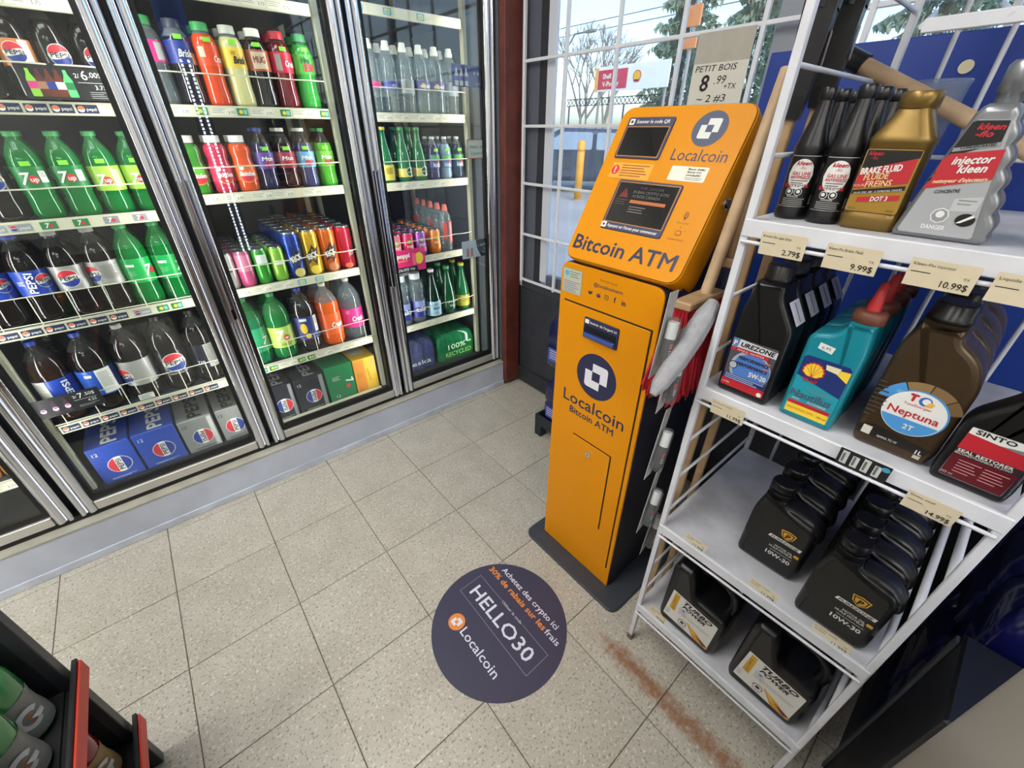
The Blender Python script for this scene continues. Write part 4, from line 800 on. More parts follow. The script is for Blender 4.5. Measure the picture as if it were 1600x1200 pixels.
m, A = hart(); A.text('Localcoin', .233, .2465, .0235, M('363a62', .5), 1, w=.120, bold=.0); m.build('brand_lettering', AT)
m, A = hart(); A.text('Bitcoin ATM', .153, .027, .0325, NV, 1, w=.272, bold=.02); m.build('title_lettering', AT)
m, A = hart(); A.rrect(.034, .2, .142, .2345, .002, M('e8a732', .45), 1); A.poly(circ(.0465, .218, .0105, 24), M('d8342c', .5), 2); A.text('!', .0465, .2118, .0125, WHITE, 3, bold=.04); A.lines(.062, .2305, .134, 5, .0058, .0022, M('a4561e', .6), 2, .25); m.build('warning_sticker', AT)
m, A = hart(); A.rrect(.186, .2055, .268, .2355, .003, M('e3e3d3', .5), 1); A.text("Besoin d'aide?", .2255, .2285, .004, INK, 2, 'L', w=.036, bold=.01); A.text("Besoin d'un", .2255, .2225, .004, INK, 2, 'L', w=.030, bold=.01); A.text('portefeuille?', .2255, .2165, .004, INK, 2, 'L', w=.031, bold=.01); A.lines(.2255, .2135, .262, 2, .0035, .001, GREY, 2, .1); m.build('help_sticker', AT)
m, A = hart(); DO = M('7a4d12', .6)
A.poly([(.265, .129), (.259, .139), (.2615, .146), (.265, .147), (.2685, .146), (.271, .139)], DO, 1); A.poly(circ(.265, .1405, .0042, 14), ORANGE, 2); A.poly(circ(.265, .1405, .0022, 10), DO, 3); A.text('PUSH TO PAY', .265, .122, .0034, DO, 1, w=.028)
A.rrect(.2585, .098, .2715, .1085, .004, DO, 1); A.rrect(.260, .0995, .270, .107, .003, ORANGE, 2)
for a in (-.9, 0, .9): A.poly([(.265+.013*math.sin(a)-.0006, .1+.013*math.cos(a)), (.265+.013*math.sin(a)+.0006, .1+.013*math.cos(a)), (.265+.017*math.sin(a)+.0006, .1+.017*math.cos(a)), (.265+.017*math.sin(a)-.0006, .1+.017*math.cos(a))], DO, 1)
A.text('ALARME DE POLICE', .265, .088, .0034, DO, 1, w=.036); m.build('icon_lettering', AT)
m = MB(); m.cyl((.324, .105, 1.203), (.331, .105, 1.203), .0115, CHROME, 18); m.cyl((.331, .105, 1.203), (.334, .105, 1.203), .008, BLACK, 14); m.box(.334, .3345, .1035, .1065, 1.197, 1.209, CHROME); m.build('side_lock', AT)

# ------------------------------------------------------------------ round floor decal
DC = thing('floor_decal', 'round navy floor sticker advertising a discount code on the tiles', 'decal', (.765, -1.083, 0), ROT)
DN = M('3c3a52', .5, var=.06, vs=10); OR2 = M('e08a3c', .5); WD = M('dcdfee', .5)
m = MB(); c = circ(0, 0, .2115, 72); m.loft([[(x, y, .0002) for x, y in c], [(x, y, .0009) for x, y in c]], DN); m.build('disc', DC)
m = MB(); A = Art(m, plane((0, 0, .0009), (1, 0, 0), (0, 1, 0)), eps=.0002)
A.text('Achetez des crypto ici', -.007, .122, .0185, WD, 1, w=.266, bold=.012); A.text('30% de rabais sur les', -.172, .090, .0185, OR2, 1, 'L', w=.274, bold=.03); A.text('frais', .108, .090, .0185, WD, 1, 'L', w=.054, bold=.012)
for (a, b_, c_, d) in ((-.172, .0535, -.055, .0545), (.047, .0535, .163, .0545), (-.172, -.0325, .163, -.0315), (-.1725, -.0325, -.1715, .0545), (.1625, -.0325, .1635, .0545)): A.rect(a, b_, c_, d, M('a9abc4', .5), 1)
A.text('Utiliser le code', -.004, .050, .0088, WD, 1, w=.094); A.text('HELLO30', -.005, -.012, .042, WD, 1, w=.284, bold=.012)
coinlogo(A, -.092, -.099, .0265, OR2, WD, 1); A.text('Localcoin', -.060, -.110, .0265, WD, 1, 'L', w=.170, bold=.008); m.build('print', DC)

# ================================================================== wire rack with motor oil
RK = thing('wire_shelf_rack', 'white wire rack of motor oils and car fluids beside the kiosk', 'rack', (1.05, -1.37, 0), ROT)
RW = M('d3d4da', .42, var=.10, vs=18); RSH = M('c9c9cf', .45, var=.22, vs=14); W_, D_ = .415, .45
for x in (0, W_):
    for y in (0, D_):
        m = MB(); m.box(x-.006, x+.006, y-.006, y+.006, .0, 1.80, RW, .002); m.box(x-.008, x+.008, y-.008, y+.008, .0, .022, M('6a5a4c', .7), .002); m.build('post', RK)
for x, r in ((0, .0036), (W_, .0062)):
    for k in range(15):
        z = .135+.1055*k
        MB().tube([(x, -.004, z-.003), (x, .004, z), (x, D_, z)], r, RW, 7).build('side_rung', RK)
for k in range(7): MB().cyl((.0+W_*k/6, D_, .05), (W_*k/6, D_, 1.80), .0042, RW, 7).build('back_wire', RK)
for z in (.45, .86, 1.285, 1.62): MB().cyl((0, D_+.006, z), (W_, D_+.006, z), .0042, RW, 7).build('back_cross_wire', RK)
def rshelf(z):
    m = MB(); m.box(-.004, W_+.004, .0, D_-.01, z-.004, z, RSH); m.box(-.004, W_+.004, -.008, .0, z-.024, z+.002, RW, .002); m.box(-.004, W_+.004, .0, .006, z-.024, z-.004, RSH)
    o = m.build('shelf_tray', RK); m = MB(); m.tube([(0, -.011, z-.030), (W_, -.011, z-.030)], .003, RW, 6); m.build('shelf_wire', RK); return o
for z in (.180, .515, .910, 1.210): rshelf(z)
# open wire shelf on top
m = MB(); m.box(.085, W_, .15, .156, 1.436, 1.452, RW, .002); m.build('top_bar', RK)
for k in range(5): MB().tube([(.085+.082*k, .15, 1.444), (.03+.082*k, .44, 1.50)], .004, RW, 6).build('top_wire', RK)
TAGP = M('d8cbae', .7, var=.05, vs=40)
def ptag(y0, z0, W, H, price, name, label, flat=None):
    o = thing('price_tag', label, 'price tag', (flat[0] if flat else 1.0365, y0, z0), ROT, 'price tags on the oil rack')
    if flat: pm = plane((0, 0, .0008), (1, 0, 0), (0, 1, 0)); m = MB(); m.box(0, W, 0, H, 0, .0006, TAGP); m.build('paper', o)
    else: o.rotation_euler = (.18, 0, ROT); pm = front(0); m = MB(); m.box(0, W, 0, .0006, 0, H, TAGP); m.build('paper', o)
    m = MB(); A = Art(m, pm, eps=.0003); A.text(name, .003, H-.008, .0036, INK, 1, 'L', w=min(W*.62, .0026*len(name))); A.lines(.003, H*.55, W*.35, 1, .004, .001, INK, 1); A.text(price, W-.004, H*.12, .0078 if not flat else .006, INK, 1, 'R', w=.024, bold=.01); A.text('TX', W-.008, H*.48, .003, INK, 1); m.build('print', o)
ptag(-1.400, 1.167, .061, .034, '2.79$', 'Kleen-flo gas line', 'beige price tag reading 2.79 under the black bottles')
ptag(-1.486, 1.165, .061, .034, '9.99$', 'Kleen Flo Brake Fluid', 'beige price tag reading 9.99 under the gold bottle')
ptag(-1.576, 1.164, .062, .034, '10.99$', 'Kleen-Flo injector', 'beige price tag reading 10.99 under the silver bottle')
ptag(-1.650, 1.163, .062, .034, '8.49$', 'Liquide 25817', 'beige price tag at the far end of the top oil shelf')
ptag(-1.402, .872, .060, .034, '11.99$', 'Purezone 5w20', 'beige price tag reading 11.99 under the 5W-20 bottle')
ptag(-1.692, .866, .055, .034, '14.99$', 'Sinto seal', 'beige price tag reading 14.99 on the middle oil shelf')
ptag(-1.424, .5152, .052, .026, '11.99$', 'Purezone 10w30', 'price tag lying at the empty end of the jug shelf', (1.046,))
ptag(-1.572, .5152, .056, .026, '11.99$', 'Purezone 10w30', 'price tag lying in front of the smaller 10W-30 row', (1.046,))
ptag(-1.692, .5152, .062, .026, '11.99$', 'Purezone 10w30', 'price tag lying under the 10W-30 bottle at the shelf edge', (1.0445,))
ptag(-1.395, .1802, .055, .026, '29.99$', 'Turbo power', 'price tag lying on the bottom shelf beside the big jug', (1.046,))
o = thing('barcode_sheet', 'black framed barcode sheet hanging under the bronze oil bottle', 'label', (1.037, -1.603, .886), ROT); o.rotation_euler = (.30, 0, ROT)
m = MB(); m.box(0, .063, 0, .0006, 0, .036, INK); m.build('sheet', o); m = MB(); A = Art(m, front(0), eps=.0003)
for k in range(4): A.rect(.004+.0135*k, .004, .0125+.0135*k, .033-.004*(k % 2), M('d8dcd8', .6), 1); A.rect(.0055+.0135*k, .008, .0085+.0135*k, .028, M('6a7a78', .6), 2)
A.disc(.057, .028, .005, CYAN, 2); m.build('print', o)

# ------------------------------------------------------------------ products on the rack
PLB = M('0e0e10', .34, bump=.05, bs=500); PLK = M('0c0c0e', .3); LABR = M('b3202c', .45); LWH = M('dcdcd8', .5)
def prod(name, label, cat, x, y, z, group=None): return thing(name, label, cat, (x, y, z), ROT, group)
# 1. slim black fuel-additive bottles
def gasline():
    o = thing('fuel_additive_bottle', None, 'bottle'); R = .0215
    MB().lathe([(0, .0), (R*.9, 0), (R, .004), (R, .012), (R*.96, .016), (R*.96, .088), (R, .092), (R*.95, .100), (R*.62, .125), (R*.46, .150), (R*.42, .156)], PLB, 22).build('body', o)
    MB().lathe([(R*.50, .153), (R*.52, .154), (R*.52, .166), (R*.46, .168)], PLK, 16).build('cap', o)
    m = MB(); A = Art(m, wrap(R*.965, .018), .004, .0004); A.rect(-.021, .0, .021, .068, LWH, 1); A.rect(-.0204, .0006, .0204, .0674, BLACK, 2)
    A.disc(-.001, .044, .0155, LWH, 3, .020); A.text('kleen', 0, .056, .0052, LABR, 4, w=.017, shear=.2, bold=.03); A.text('-flo', 0, .0505, .004, LABR, 4, shear=.2); A.text('GAS LINE', 0, .043, .0042, LABR, 4, w=.022, bold=.02); A.text('ANTIFREEZE', 0, .038, .0038, LABR, 4, w=.024, bold=.02); A.lines(-.010, .036, .010, 2, .003, .001, INK, 4)
    A.rect(-.017, .0265, .013, .0315, LABR, 3); A.text('SUPREME', -.002, .0275, .0032, BLACK, 4, w=.024)
    for x in (-.008, .003): A.disc(x, .0205, .0050, LWH, 3); A.disc(x, .0205, .0042, BLACK, 4); A.disc(x, .0210, .0024, LWH, 5)
    A.text('DANGER', -.002, .0130, .0024, LWH, 3); A.lines(-.014, .0115, .014, 4, .0026, .0012, GREY, 3, .1)
    A.rect(.024, .018, .036, .062, M('3a3a3c', .6), 1); A.lines(.0245, .06, .0355, 14, .003, .0011, M('8a8a8a', .6), 2, .1); A.rect(.024, .003, .037, .016, LWH, 1); A.lines(.025, .015, .036, 1, .1, .001, INK, 2)
    for q in range(5): A.rect(.0255+q*.0022, .005, .0265+q*.0022, .014, INK, 2)
    m.build('label', o); return o
g = gasline(); gp = 'black fuel additive bottles on the top oil shelf'
for k, (x, y, l) in enumerate(((1.118, -1.399, 'front black fuel additive bottle at the rack post'), (1.112, -1.446, 'front black fuel additive bottle next to the gold bottle'), (1.172, -1.401, 'second black fuel additive bottle behind the one at the post'), (1.168, -1.449, 'second black fuel additive bottle behind the gold one\'s neighbour'), (1.228, -1.402, 'third black fuel additive bottle back from the rack post'), (1.224, -1.452, 'third black fuel additive bottle back beside the wooden handle'))):
    place(g, l, (x, y, 1.2102), ROT+(.25 if k < 2 else 0), gp)
# 2. gold brake-fluid bottle
GOLD = M('7f6634', .32, .6); o = prod('brake_fluid_bottle', 'gold brake fluid bottle with a red and black label', 'bottle', 1.090, -1.470, 1.2102)
m = MB(); rings = []
for z, w, d in ((0, .060, .038), (.003, .066, .044), (.018, .067, .045), (.020, .065, .043), (.102, .065, .043), (.104, .067, .045), (.108, .067, .045), (.112, .064, .043), (.134, .040, .036), (.139, .036, .034), (.141, .034, .033)):
    rings.append([(.0335+x, .0225+y, z) for x, y in rpoly([(-w/2, -d/2), (w/2, -d/2), (w/2, d/2), (-w/2, d/2)], min(w, d)*.38, 5)])
m.weld(rings, GOLD); m.build('body', o)
MB().lathe([(.0185, .140), (.0205, .141), (.0205, .156), (.019, .158)], GOLD, 24, (.0335, .0225, 0)).build('cap', o)
m = MB(); A = Art(m, front(.0008), eps=.0004); A.rrect(.004, .022, .063, .098, .004, BLACK, 1); A.rrect(.0048, .0228, .0622, .0972, .003, M('b08a3c', .3, .6), 2); A.poly([(.006, .070), (.0612, .088), (.0612, .096), (.006, .096)], BLACK, 3)
A.text('kleen', .016, .090, .0045, LABR, 4, w=.015, shear=.2, bold=.03); A.text('-flo', .016, .085, .004, LABR, 4, shear=.2); A.poly([(.0055, .050), (.060, .060), (.060, .088), (.0055, .072)], LABR, 4)
A.text('BRAKE FLUID', .028, .0705, .0072, LWH, 5, w=.042, shear=.2, bold=.03, rot=.16); A.text('FLUIDE', .026, .0625, .0068, M('d8c48a', .5), 5, w=.026, shear=.2, bold=.02, rot=.14); A.text('FREINS', .031, .0545, .0068, M('d8c48a', .5), 5, w=.028, shear=.2, bold=.02, rot=.14); A.text('POUR', .011, .0525, .0032, M('d8c48a', .5), 5, rot=.14)
A.poly([(.0055, .043), (.060, .052), (.060, .057), (.0055, .048)], BLACK, 5); A.text('DRUM, DISC, ABS · À TAMBOURS, DISQUES', .033, .0475, .0022, LWH, 6, w=.050, rot=.16); A.poly([(.014, .034), (.058, .040), (.058, .046), (.014, .040)], LABR, 4); A.text('DOT 3', .038, .0375, .0052, LWH, 5, w=.018, shear=.2, bold=.03, rot=.13); A.text('355 ml', .012, .0255, .002, INK, 4); A.text('250 ml', .054, .0255, .002, INK, 4); m.build('label', o)
# 3. silver injector-cleaner bottle with scalloped grip
SLV = M('86888c', .28, .55); o = prod('injector_cleaner_bottle', 'silver wedge-shaped injector cleaner bottle with scalloped grip', 'bottle', 1.086, -1.5345, 1.2102)
sil = [(.002, 0), (.086, 0), (.092, .006)]
for k in range(5):
    z0 = .012+k*.023; xr = .092-k*.0052
    for i in range(5): t = i/4; sil.append((xr-.0052*t+.0042*math.sin(PI*t)-.0022, z0+.023*t))
sil += [(.064, .134), (.060, .140), (.058, .143), (.034, .143), (.030, .140), (.026, .134), (.0, .006)]
MB().slab(sil, .048, SLV, .008, 0, 4).build('body', o)
m = MB(); m.lathe([(.0115, .141), (.0115, .152), (.014, .153), (.014, .178), (.011, .182)], SLV, 18, (.046, .024, 0)); m.build('cap', o)
m = MB(); A = Art(m, front(-.0002), eps=.0004); A.poly(rpoly([(.006, .006), (.078, .006), (.072, .040), (.066, .085), (.060, .128), (.031, .128), (.027, .118)], .004, 3), M('9fa1a4', .4), 1)
A.poly([(.0285, .1255), (.0315, .127), (.058, .127), (.0595, .106), (.0205, .090)], BLACK, 2); A.text('kleen', .046, .1185, .0058, LABR, 3, w=.022, shear=.25, bold=.04); A.text('-flo', .043, .1115, .0058, LABR, 3, w=.014, shear=.25, bold=.04)
A.poly([(.023, .100), (.060, .107), (.060, .103), (.023, .096)], M('8a8c90', .4), 3); A.text('CONCENTRATED', .043, .1010, .0032, INK, 4, w=.028, rot=.16, bold=.02)
A.poly([(.018, .088), (.023, .094), (.066, .100), (.068, .070), (.012, .056), (.017, .068)], LABR, 3); A.text('injector', .045, .085, .0080, LWH, 4, w=.034, shear=.3, bold=.03, rot=.1); A.text('kleen', .048, .0760, .0080, LWH, 4, w=.024, shear=.3, bold=.03, rot=.1); A.text("nettoyeur d'injecteurs", .042, .0655, .0040, M('e8c8a0', .5), 4, w=.046, shear=.3, bold=.03, rot=.12)
for z in (.064, .072, .080): A.poly([(.0135+(z-.064)*.3, z), (.019+(z-.064)*.3, z+.001), (.019+(z-.064)*.3, z+.005), (.0145+(z-.064)*.3, z+.004)], BLACK, 2)
A.text('CONCENTRÉ', .036, .0535, .0034, INK, 2, w=.022, rot=.12, bold=.02); A.poly([(.046, .048), (.070, .052), (.069, .036), (.046, .034)], M('b4b6b8', .4), 2); A.lines(.050, .0475, .066, 2, .004, .0014, GREY, 3)
A.poly(circ(.040, .0285, .0088, 8), LWH, 2); A.poly(circ(.040, .0285, .0076, 8), M('8a8c90', .4), 3); A.poly(circ(.040, .0300, .0040, 12), LWH, 4); A.text('DANGER', .039, .0125, .0048, LWH, 2, w=.022, bold=.03); A.poly(circ(.064, .026, .0088, 20, .0072), BLACK, 3); A.poly([(.057, .022), (.061, .0225), (.071, .030), (.069, .0325)], LWH, 4); m.build('label', o)
o = prod('grey_fluid_bottle', 'grey fluid bottle at the far end of the top oil shelf', 'bottle', 1.088, -1.655, 1.2102)
MB().lathe([(0, 0), (.030, 0), (.033, .004), (.033, .016), (.031, .018), (.031, .09), (.026, .105), (.016, .12), (.015, .13)], M('6a6d72', .3, .5), 22, (.035, .035, 0)).build('body', o); MB().lathe([(.017, .128), (.017, .148)], PLK, 16, (.035, .035, 0)).build('cap', o)
m = MB(); m.lathe([(.0315, .022), (.0315, .085)], BLACK, 22, (.035, .035, 0), cap=False); m.build('label', o)

# 4. quart of 5W-20, four deep
def quart():
    o = thing('motor_oil_quart', None, 'bottle')
    sil = rpoly([(0, 0), (.088, 0), (.088, .142), (.058, .190), (.056, .210), (.012, .210), (.010, .190), (0, .150)], [.008, .008, .012, .012, .002, .002, .010, .03], 4)
    MB().slab(sil, .058, PLB, .007, 0, 3).build('body', o)
    m = MB(); m.lathe([(.0195, .207), (.0215, .208), (.0215, .216), (.0205, .218), (.0205, .234), (.019, .236)], PLK, 24, (.034, .029, 0)); m.build('cap', o)
    m = MB(); A = Art(m, front(-.0002), eps=.0004); A.rrect(.006, .014, .080, .108, .003, M('4a4a50', .4), 1); A.disc(.046, .058, .034, M('9aa6b8', .4), 2, .033); A.disc(.048, .057, .031, M('4c78bc', .4), 3, .030)
    A.poly([(.006, .092), (.012, .108), (.080, .104), (.080, .092)], M('c6c8cc', .4), 4); A.poly([(.006, .108), (.018, .108), (.016, .094), (.011, .089), (.006, .096)], M('5a7ab0', .4), 5); A.text('P', .0115, .0955, .008, LWH, 6, bold=.03); A.text('UREZONE', .049, .0955, .0078, INK, 5, w=.056, shear=.2, bold=.04)
    A.rect(.006, .085, .070, .0915, LABR, 4); A.text('MOTOR OIL · HUILE MOTEUR', .040, .0867, .0030, LWH, 5, w=.044); A.text('PERFORMANCE', .049, .072, .0062, NV, 5, w=.052, shear=.2, bold=.03); A.text('PERFORMANCE', .049, .0605, .0062, NV, 5, w=.052, shear=.2, bold=.03); A.rect(.066, .0785, .076, .0805, M('d8742c', .5), 5); A.rect(.066, .067, .076, .069, M('d8742c', .5), 5)
    A.text('5W-20', .062, .046, .0085, LWH, 5, w=.028, bold=.03); A.disc(.018, .058, .0075, BLACK, 4); A.disc(.018, .058, .0062, M('a9adb0', .5), 5); A.rect(.006, .029, .080, .040, M('23305c', .4), 4); A.lines(.010, .039, .076, 3, .0035, .0016, M('9fb0d8', .5), 5); A.rect(.006, .0145, .080, .029, LABR, 4); A.text('1 LITRE', .014, .020, .0032, LWH, 5); A.disc(.074, .0195, .0042, LWH, 5); m.build('label', o)
    d = Vector((.058-.088, 0, .190-.142)).normalized(); m = MB(); Art(m, plane(Vector((.0868, .010, .150)), (0, 1, 0), d), eps=.0006).rect(0, 0, .038, .040, M('c9cce0', .5), 1); Art(m, plane(Vector((.0868, .010, .150)), (0, 1, 0), d), eps=.0006).rect(.017, .004, .021, .036, GREY, 2); m.build('side_label', o); return o
q = quart()
for k, l in enumerate(('front 5W-20 motor oil quart with blue and red label', 'second 5W-20 motor oil quart behind the labelled front one', 'third 5W-20 motor oil quart back on the middle shelf', 'rearmost 5W-20 motor oil quart on the middle shelf')): place(q, l, (1.062+.064*k, -1.390, .9102), ROT, '5W-20 quarts in a line')
# 5. teal marine oil with red spout
TEAL = M('0f7c8c', .35, coat=.1)
def marine():
    o = thing('marine_oil_bottle', None, 'bottle')
    sil = rpoly([(0, 0), (.077, 0), (.077, .140), (.073, .172), (.073, .180), (.041, .180), (.041, .172), (.030, .158), (0, .150)], [.006, .006, .012, .004, .001, .001, .004, .012, .012], 4)
    MB().slab(sil, .055, TEAL, .007, 0, 3).build('body', o)
    MB().lathe([(.0175, .179), (.0205, .180), (.0205, .194), (.018, .197), (.010, .198)], M('6f4030', .5), 24, (.057, .0275, 0)).build('collar', o)
    MB().lathe([(.0095, .197), (.0085, .206), (.0045, .236), (.002, .238)], M('c02a2c', .4), 14, (.057, .0275, 0)).build('spout', o)
    m = MB(); A = Art(m, front(-.0002), eps=.0004); A.rrect(.006, .010, .071, .116, .004, M('1f93a4', .4), 1); A.poly([(.006, .080), (.071, .062), (.071, .112), (.067, .116), (.010, .116), (.006, .112)], M('1b2f6c', .4), 2)
    A.poly([(.044, .106), (.071, .108), (.071, .090)], YEL, 3); A.poly([(.038, .110), (.058, .110), (.056, .100), (.040, .102)], M('d8d0a8', .5), 4)
    sh = [(.0255+.0155*math.cos(a)*(1-.06*math.cos(a*16)), .092+.0155*math.sin(a)*(1-.06*math.cos(a*16))) for a in [-.25+PI*1.16*i/26 for i in range(27)]]+[(.018, .0815), (.033, .0815)]
    A.poly(sh, LABR, 3); A.poly([(.0255+(x-.0255)*.86, .092+(y-.092)*.86) for x, y in sh], YEL, 4)
    for i in range(5): a = .5+i*.53; A.poly([(.0252, .083), (.0258, .083), (.0258+.0125*math.cos(a), .092+.0125*math.sin(a)), (.0252+.0125*math.cos(a), .092+.0125*math.sin(a))], LABR, 5)
    A.text('Shell', .0255, .0735, .0055, LABR, 4, w=.020, bold=.03); A.poly([(.026, .062), (.050, .066), (.064, .058), (.048, .054), (.030, .057)], M('3f8c98', .4), 3); A.text('Nautilus', .036, .042, .0125, M('47586c', .4), 3, w=.058, bold=.03, shear=.1); A.text('PWC', .018, .0365, .0034, LWH, 3); A.text('MOTOMARINE', .048, .0365, .0034, LWH, 3, w=.026)
    A.rect(.008, .028, .069, .0345, LABR, 3); A.rect(.008, .012, .069, .028, YEL, 3); A.text('HUILE MOTEUR 2 TEMPS', .030, .019, .0036, M('b0702a', .5), 4, w=.038); A.text('355 ml', .061, .0185, .0032, INK, 4); m.build('label', o)
    m = MB(); A = Art(m, front(-.0002), eps=.0004); A.poly([(.019, .141), (.040, .138), (.038, .127), (.018, .131)], LWH, 1); A.text('6.95', .029, .132, .0045, INK, 2, w=.012); m.build('price_sticker', o); return o
q = marine()
for k, l in enumerate(('front teal marine oil bottle with a red spout', 'second teal marine oil bottle behind the front one', 'third teal marine oil bottle in the red-spout line', 'rearmost teal marine oil bottle in the red-spout line')): place(q, l, (1.066+.062*k, -1.4985, .9102), ROT, 'teal marine oil bottles in a line')
# 6. bronze two-stroke oil
BRZ = M('4a3b2a', .3, .45)
def bronze():
    o = thing('two_stroke_oil_bottle', None, 'bottle')
    sil = rpoly([(.004, 0), (.090, 0), (.097, .02), (.097, .135), (.084, .168), (.058, .186), (.055, .202), (.011, .202), (.009, .188), (.0, .165), (.0, .02)], [.008, .008, .01, .02, .02, .01, .001, .001, .01, .02, .01], 4)
    MB().slab(sil, .068, BRZ, .010, 0, 4).build('body', o); MB().lathe([(.0205, .199), (.0235, .200), (.0235, .208), (.022, .210), (.022, .226), (.020, .228)], PLK, 28, (.033, .034, 0)).build('cap', o)
    m = MB(); A = Art(m, front(-.0002), eps=.0004); C0 = (.053, .076)
    def fan(a0, a1, r0, r1, c, lv):
        p_ = [(C0[0]+r0*math.cos(a0+(a1-a0)*i/8), C0[1]+r0*math.sin(a0+(a1-a0)*i/8)) for i in range(9)]+[(C0[0]+r1*math.cos(a1+(a0-a1)*i/8), C0[1]+r1*math.sin(a1+(a0-a1)*i/8)) for i in range(9)]
        A.poly(p_[::-1], c, lv)
    R_ = PI/180
    for a0, a1, c in ((122, 165, M('4a90cc', .4)), (86, 120, M('8a6f4a', .4)), (50, 84, M('7c6342', .4)), (22, 48, M('6e583a', .4))):
        fan(a0*R_, a1*R_, .031, .0475, c, 1)
    A.poly(circ(*C0, .0355, 40), M('3f8ccc', .4), 2); A.poly(circ(C0[0]-.001, C0[1]-.001, .0345, 40), LWH, 3)
    A.disc(C0[0]-.001, C0[1]-.001, .034, M('4a90cc', .4), 4, hi=None) if False else A.poly([(C0[0]-.001+.0335*math.cos(t), C0[1]-.001+.0335*math.sin(t)) for t in [PI+.32+(PI-.64)*i/16 for i in range(17)]], M('4a90cc', .4), 4)
    A.text('T', .044, .094, .010, LABR, 4, bold=.06); A.poly(circ(.057, .098, .0070, 20), M('3a62b0', .5), 4); A.poly(circ(.058, .0985, .0045, 16), LWH, 5); A.poly([(.057, .091), (.065, .092), (.067, .098), (.062, .1)], M('e0a83a', .5), 5); A.text('TotalEnergies', .052, .0865, .0038, LABR, 4, w=.030); A.text('Neptuna', .0525, .0695, .0105, LABR, 4, w=.056, bold=.02); A.text('2T', .055, .050, .0075, LWH, 5, bold=.02)
    A.poly([(.006, .018), (.086, .018), (.090, .030), (.060, .034), (.022, .040), (.004, .034)], M('1c1712', .4), 1); A.rect(.010, .020, .021, .034, M('c9c6bc', .5), 2); A.text('NMMA TC-W', .042, .021, .0038, LWH, 2, w=.024); A.text('1L', .080, .018, .0065, LWH, 2, bold=.02); A.rect(.076, .0105, .084, .016, M('b9b4a8', .5), 2)
    A.disc(.0285, .101, .005, M('6aa8dc', .4), 2, .003); A.text('▬', .050, .112, .002, LWH, 3) if False else None; m.build('label', o)
    m = MB()
    for k in range(9): z = .052+k*.007; m.tube([(.002, -.0006, z), (.010+.010*math.sin(PI*k/8), -.0012, z)], .0011, M('3a2e20', .4), 4)
    m.build('grip_rib', o); return o
q = bronze()
for k, l in enumerate(('front bronze two-stroke oil bottle with a round white emblem', 'second bronze two-stroke oil bottle behind the emblem bottle', 'third bronze two-stroke oil bottle in its line', 'rearmost bronze two-stroke oil bottle in its line')): place(q, l, (1.078+.076*k, -1.600, .9102), ROT, 'bronze two-stroke oil bottles in a line')
# 7. black and red seal restorer
o = prod('seal_restorer_bottle', 'black seal restorer bottle with dark red label by the rack post', 'bottle', 1.066, -1.6985, .9102)
sil = rpoly([(0, 0), (.076, 0), (.078, .02), (.078, .120), (.070, .140), (.066, .150), (.034, .150), (.030, .138), (.004, .104), (0, .09)], [.008, .008, .004, .015, .006, .001, .001, .006, .015, .006], 4)
MB().slab(sil, .042, PLB, .007, 0, 3).build('body', o); MB().lathe([(.016, .148), (.017, .149), (.017, .172), (.015, .174)], PLK, 22, (.050, .021, 0)).build('cap', o)
m = MB(); A = Art(m, front(-.0002), eps=.0004); A.poly(rpoly([(.008, .012), (.070, .012), (.072, .092), (.010, .092)], .003, 3), M('8c8f92', .4, .4), 1); A.poly([(.009, .013), (.069, .013), (.071, .048), (.009, .048)], M('5a0f1a', .4), 2); A.poly([(.009, .058), (.071, .058), (.071, .076), (.040, .079), (.010, .082)], LABR, 2); A.poly([(.010, .082), (.040, .079), (.071, .084), (.071, .0915), (.0105, .0915)], LWH, 2); A.text('SINTO', .034, .0842, .0060, INK, 3, w=.036, bold=.04); A.rect(.009, .048, .071, .058, M('2a2226', .4), 2)
A.text('SEAL RESTORER', .037, .0532, .0042, LWH, 3, w=.052, bold=.02); A.text('RECONDITIONNEUR DE JOINT', .037, .0494, .0027, LWH, 3, w=.054); A.lines(.018, .042, .040, 5, .0045, .0012, M('c98a90', .5), 3); A.lines(.043, .042, .066, 5, .0045, .0012, M('c98a90', .5), 3); A.text('355 ml', .015, .016, .003, LWH, 3); m.build('label', o)
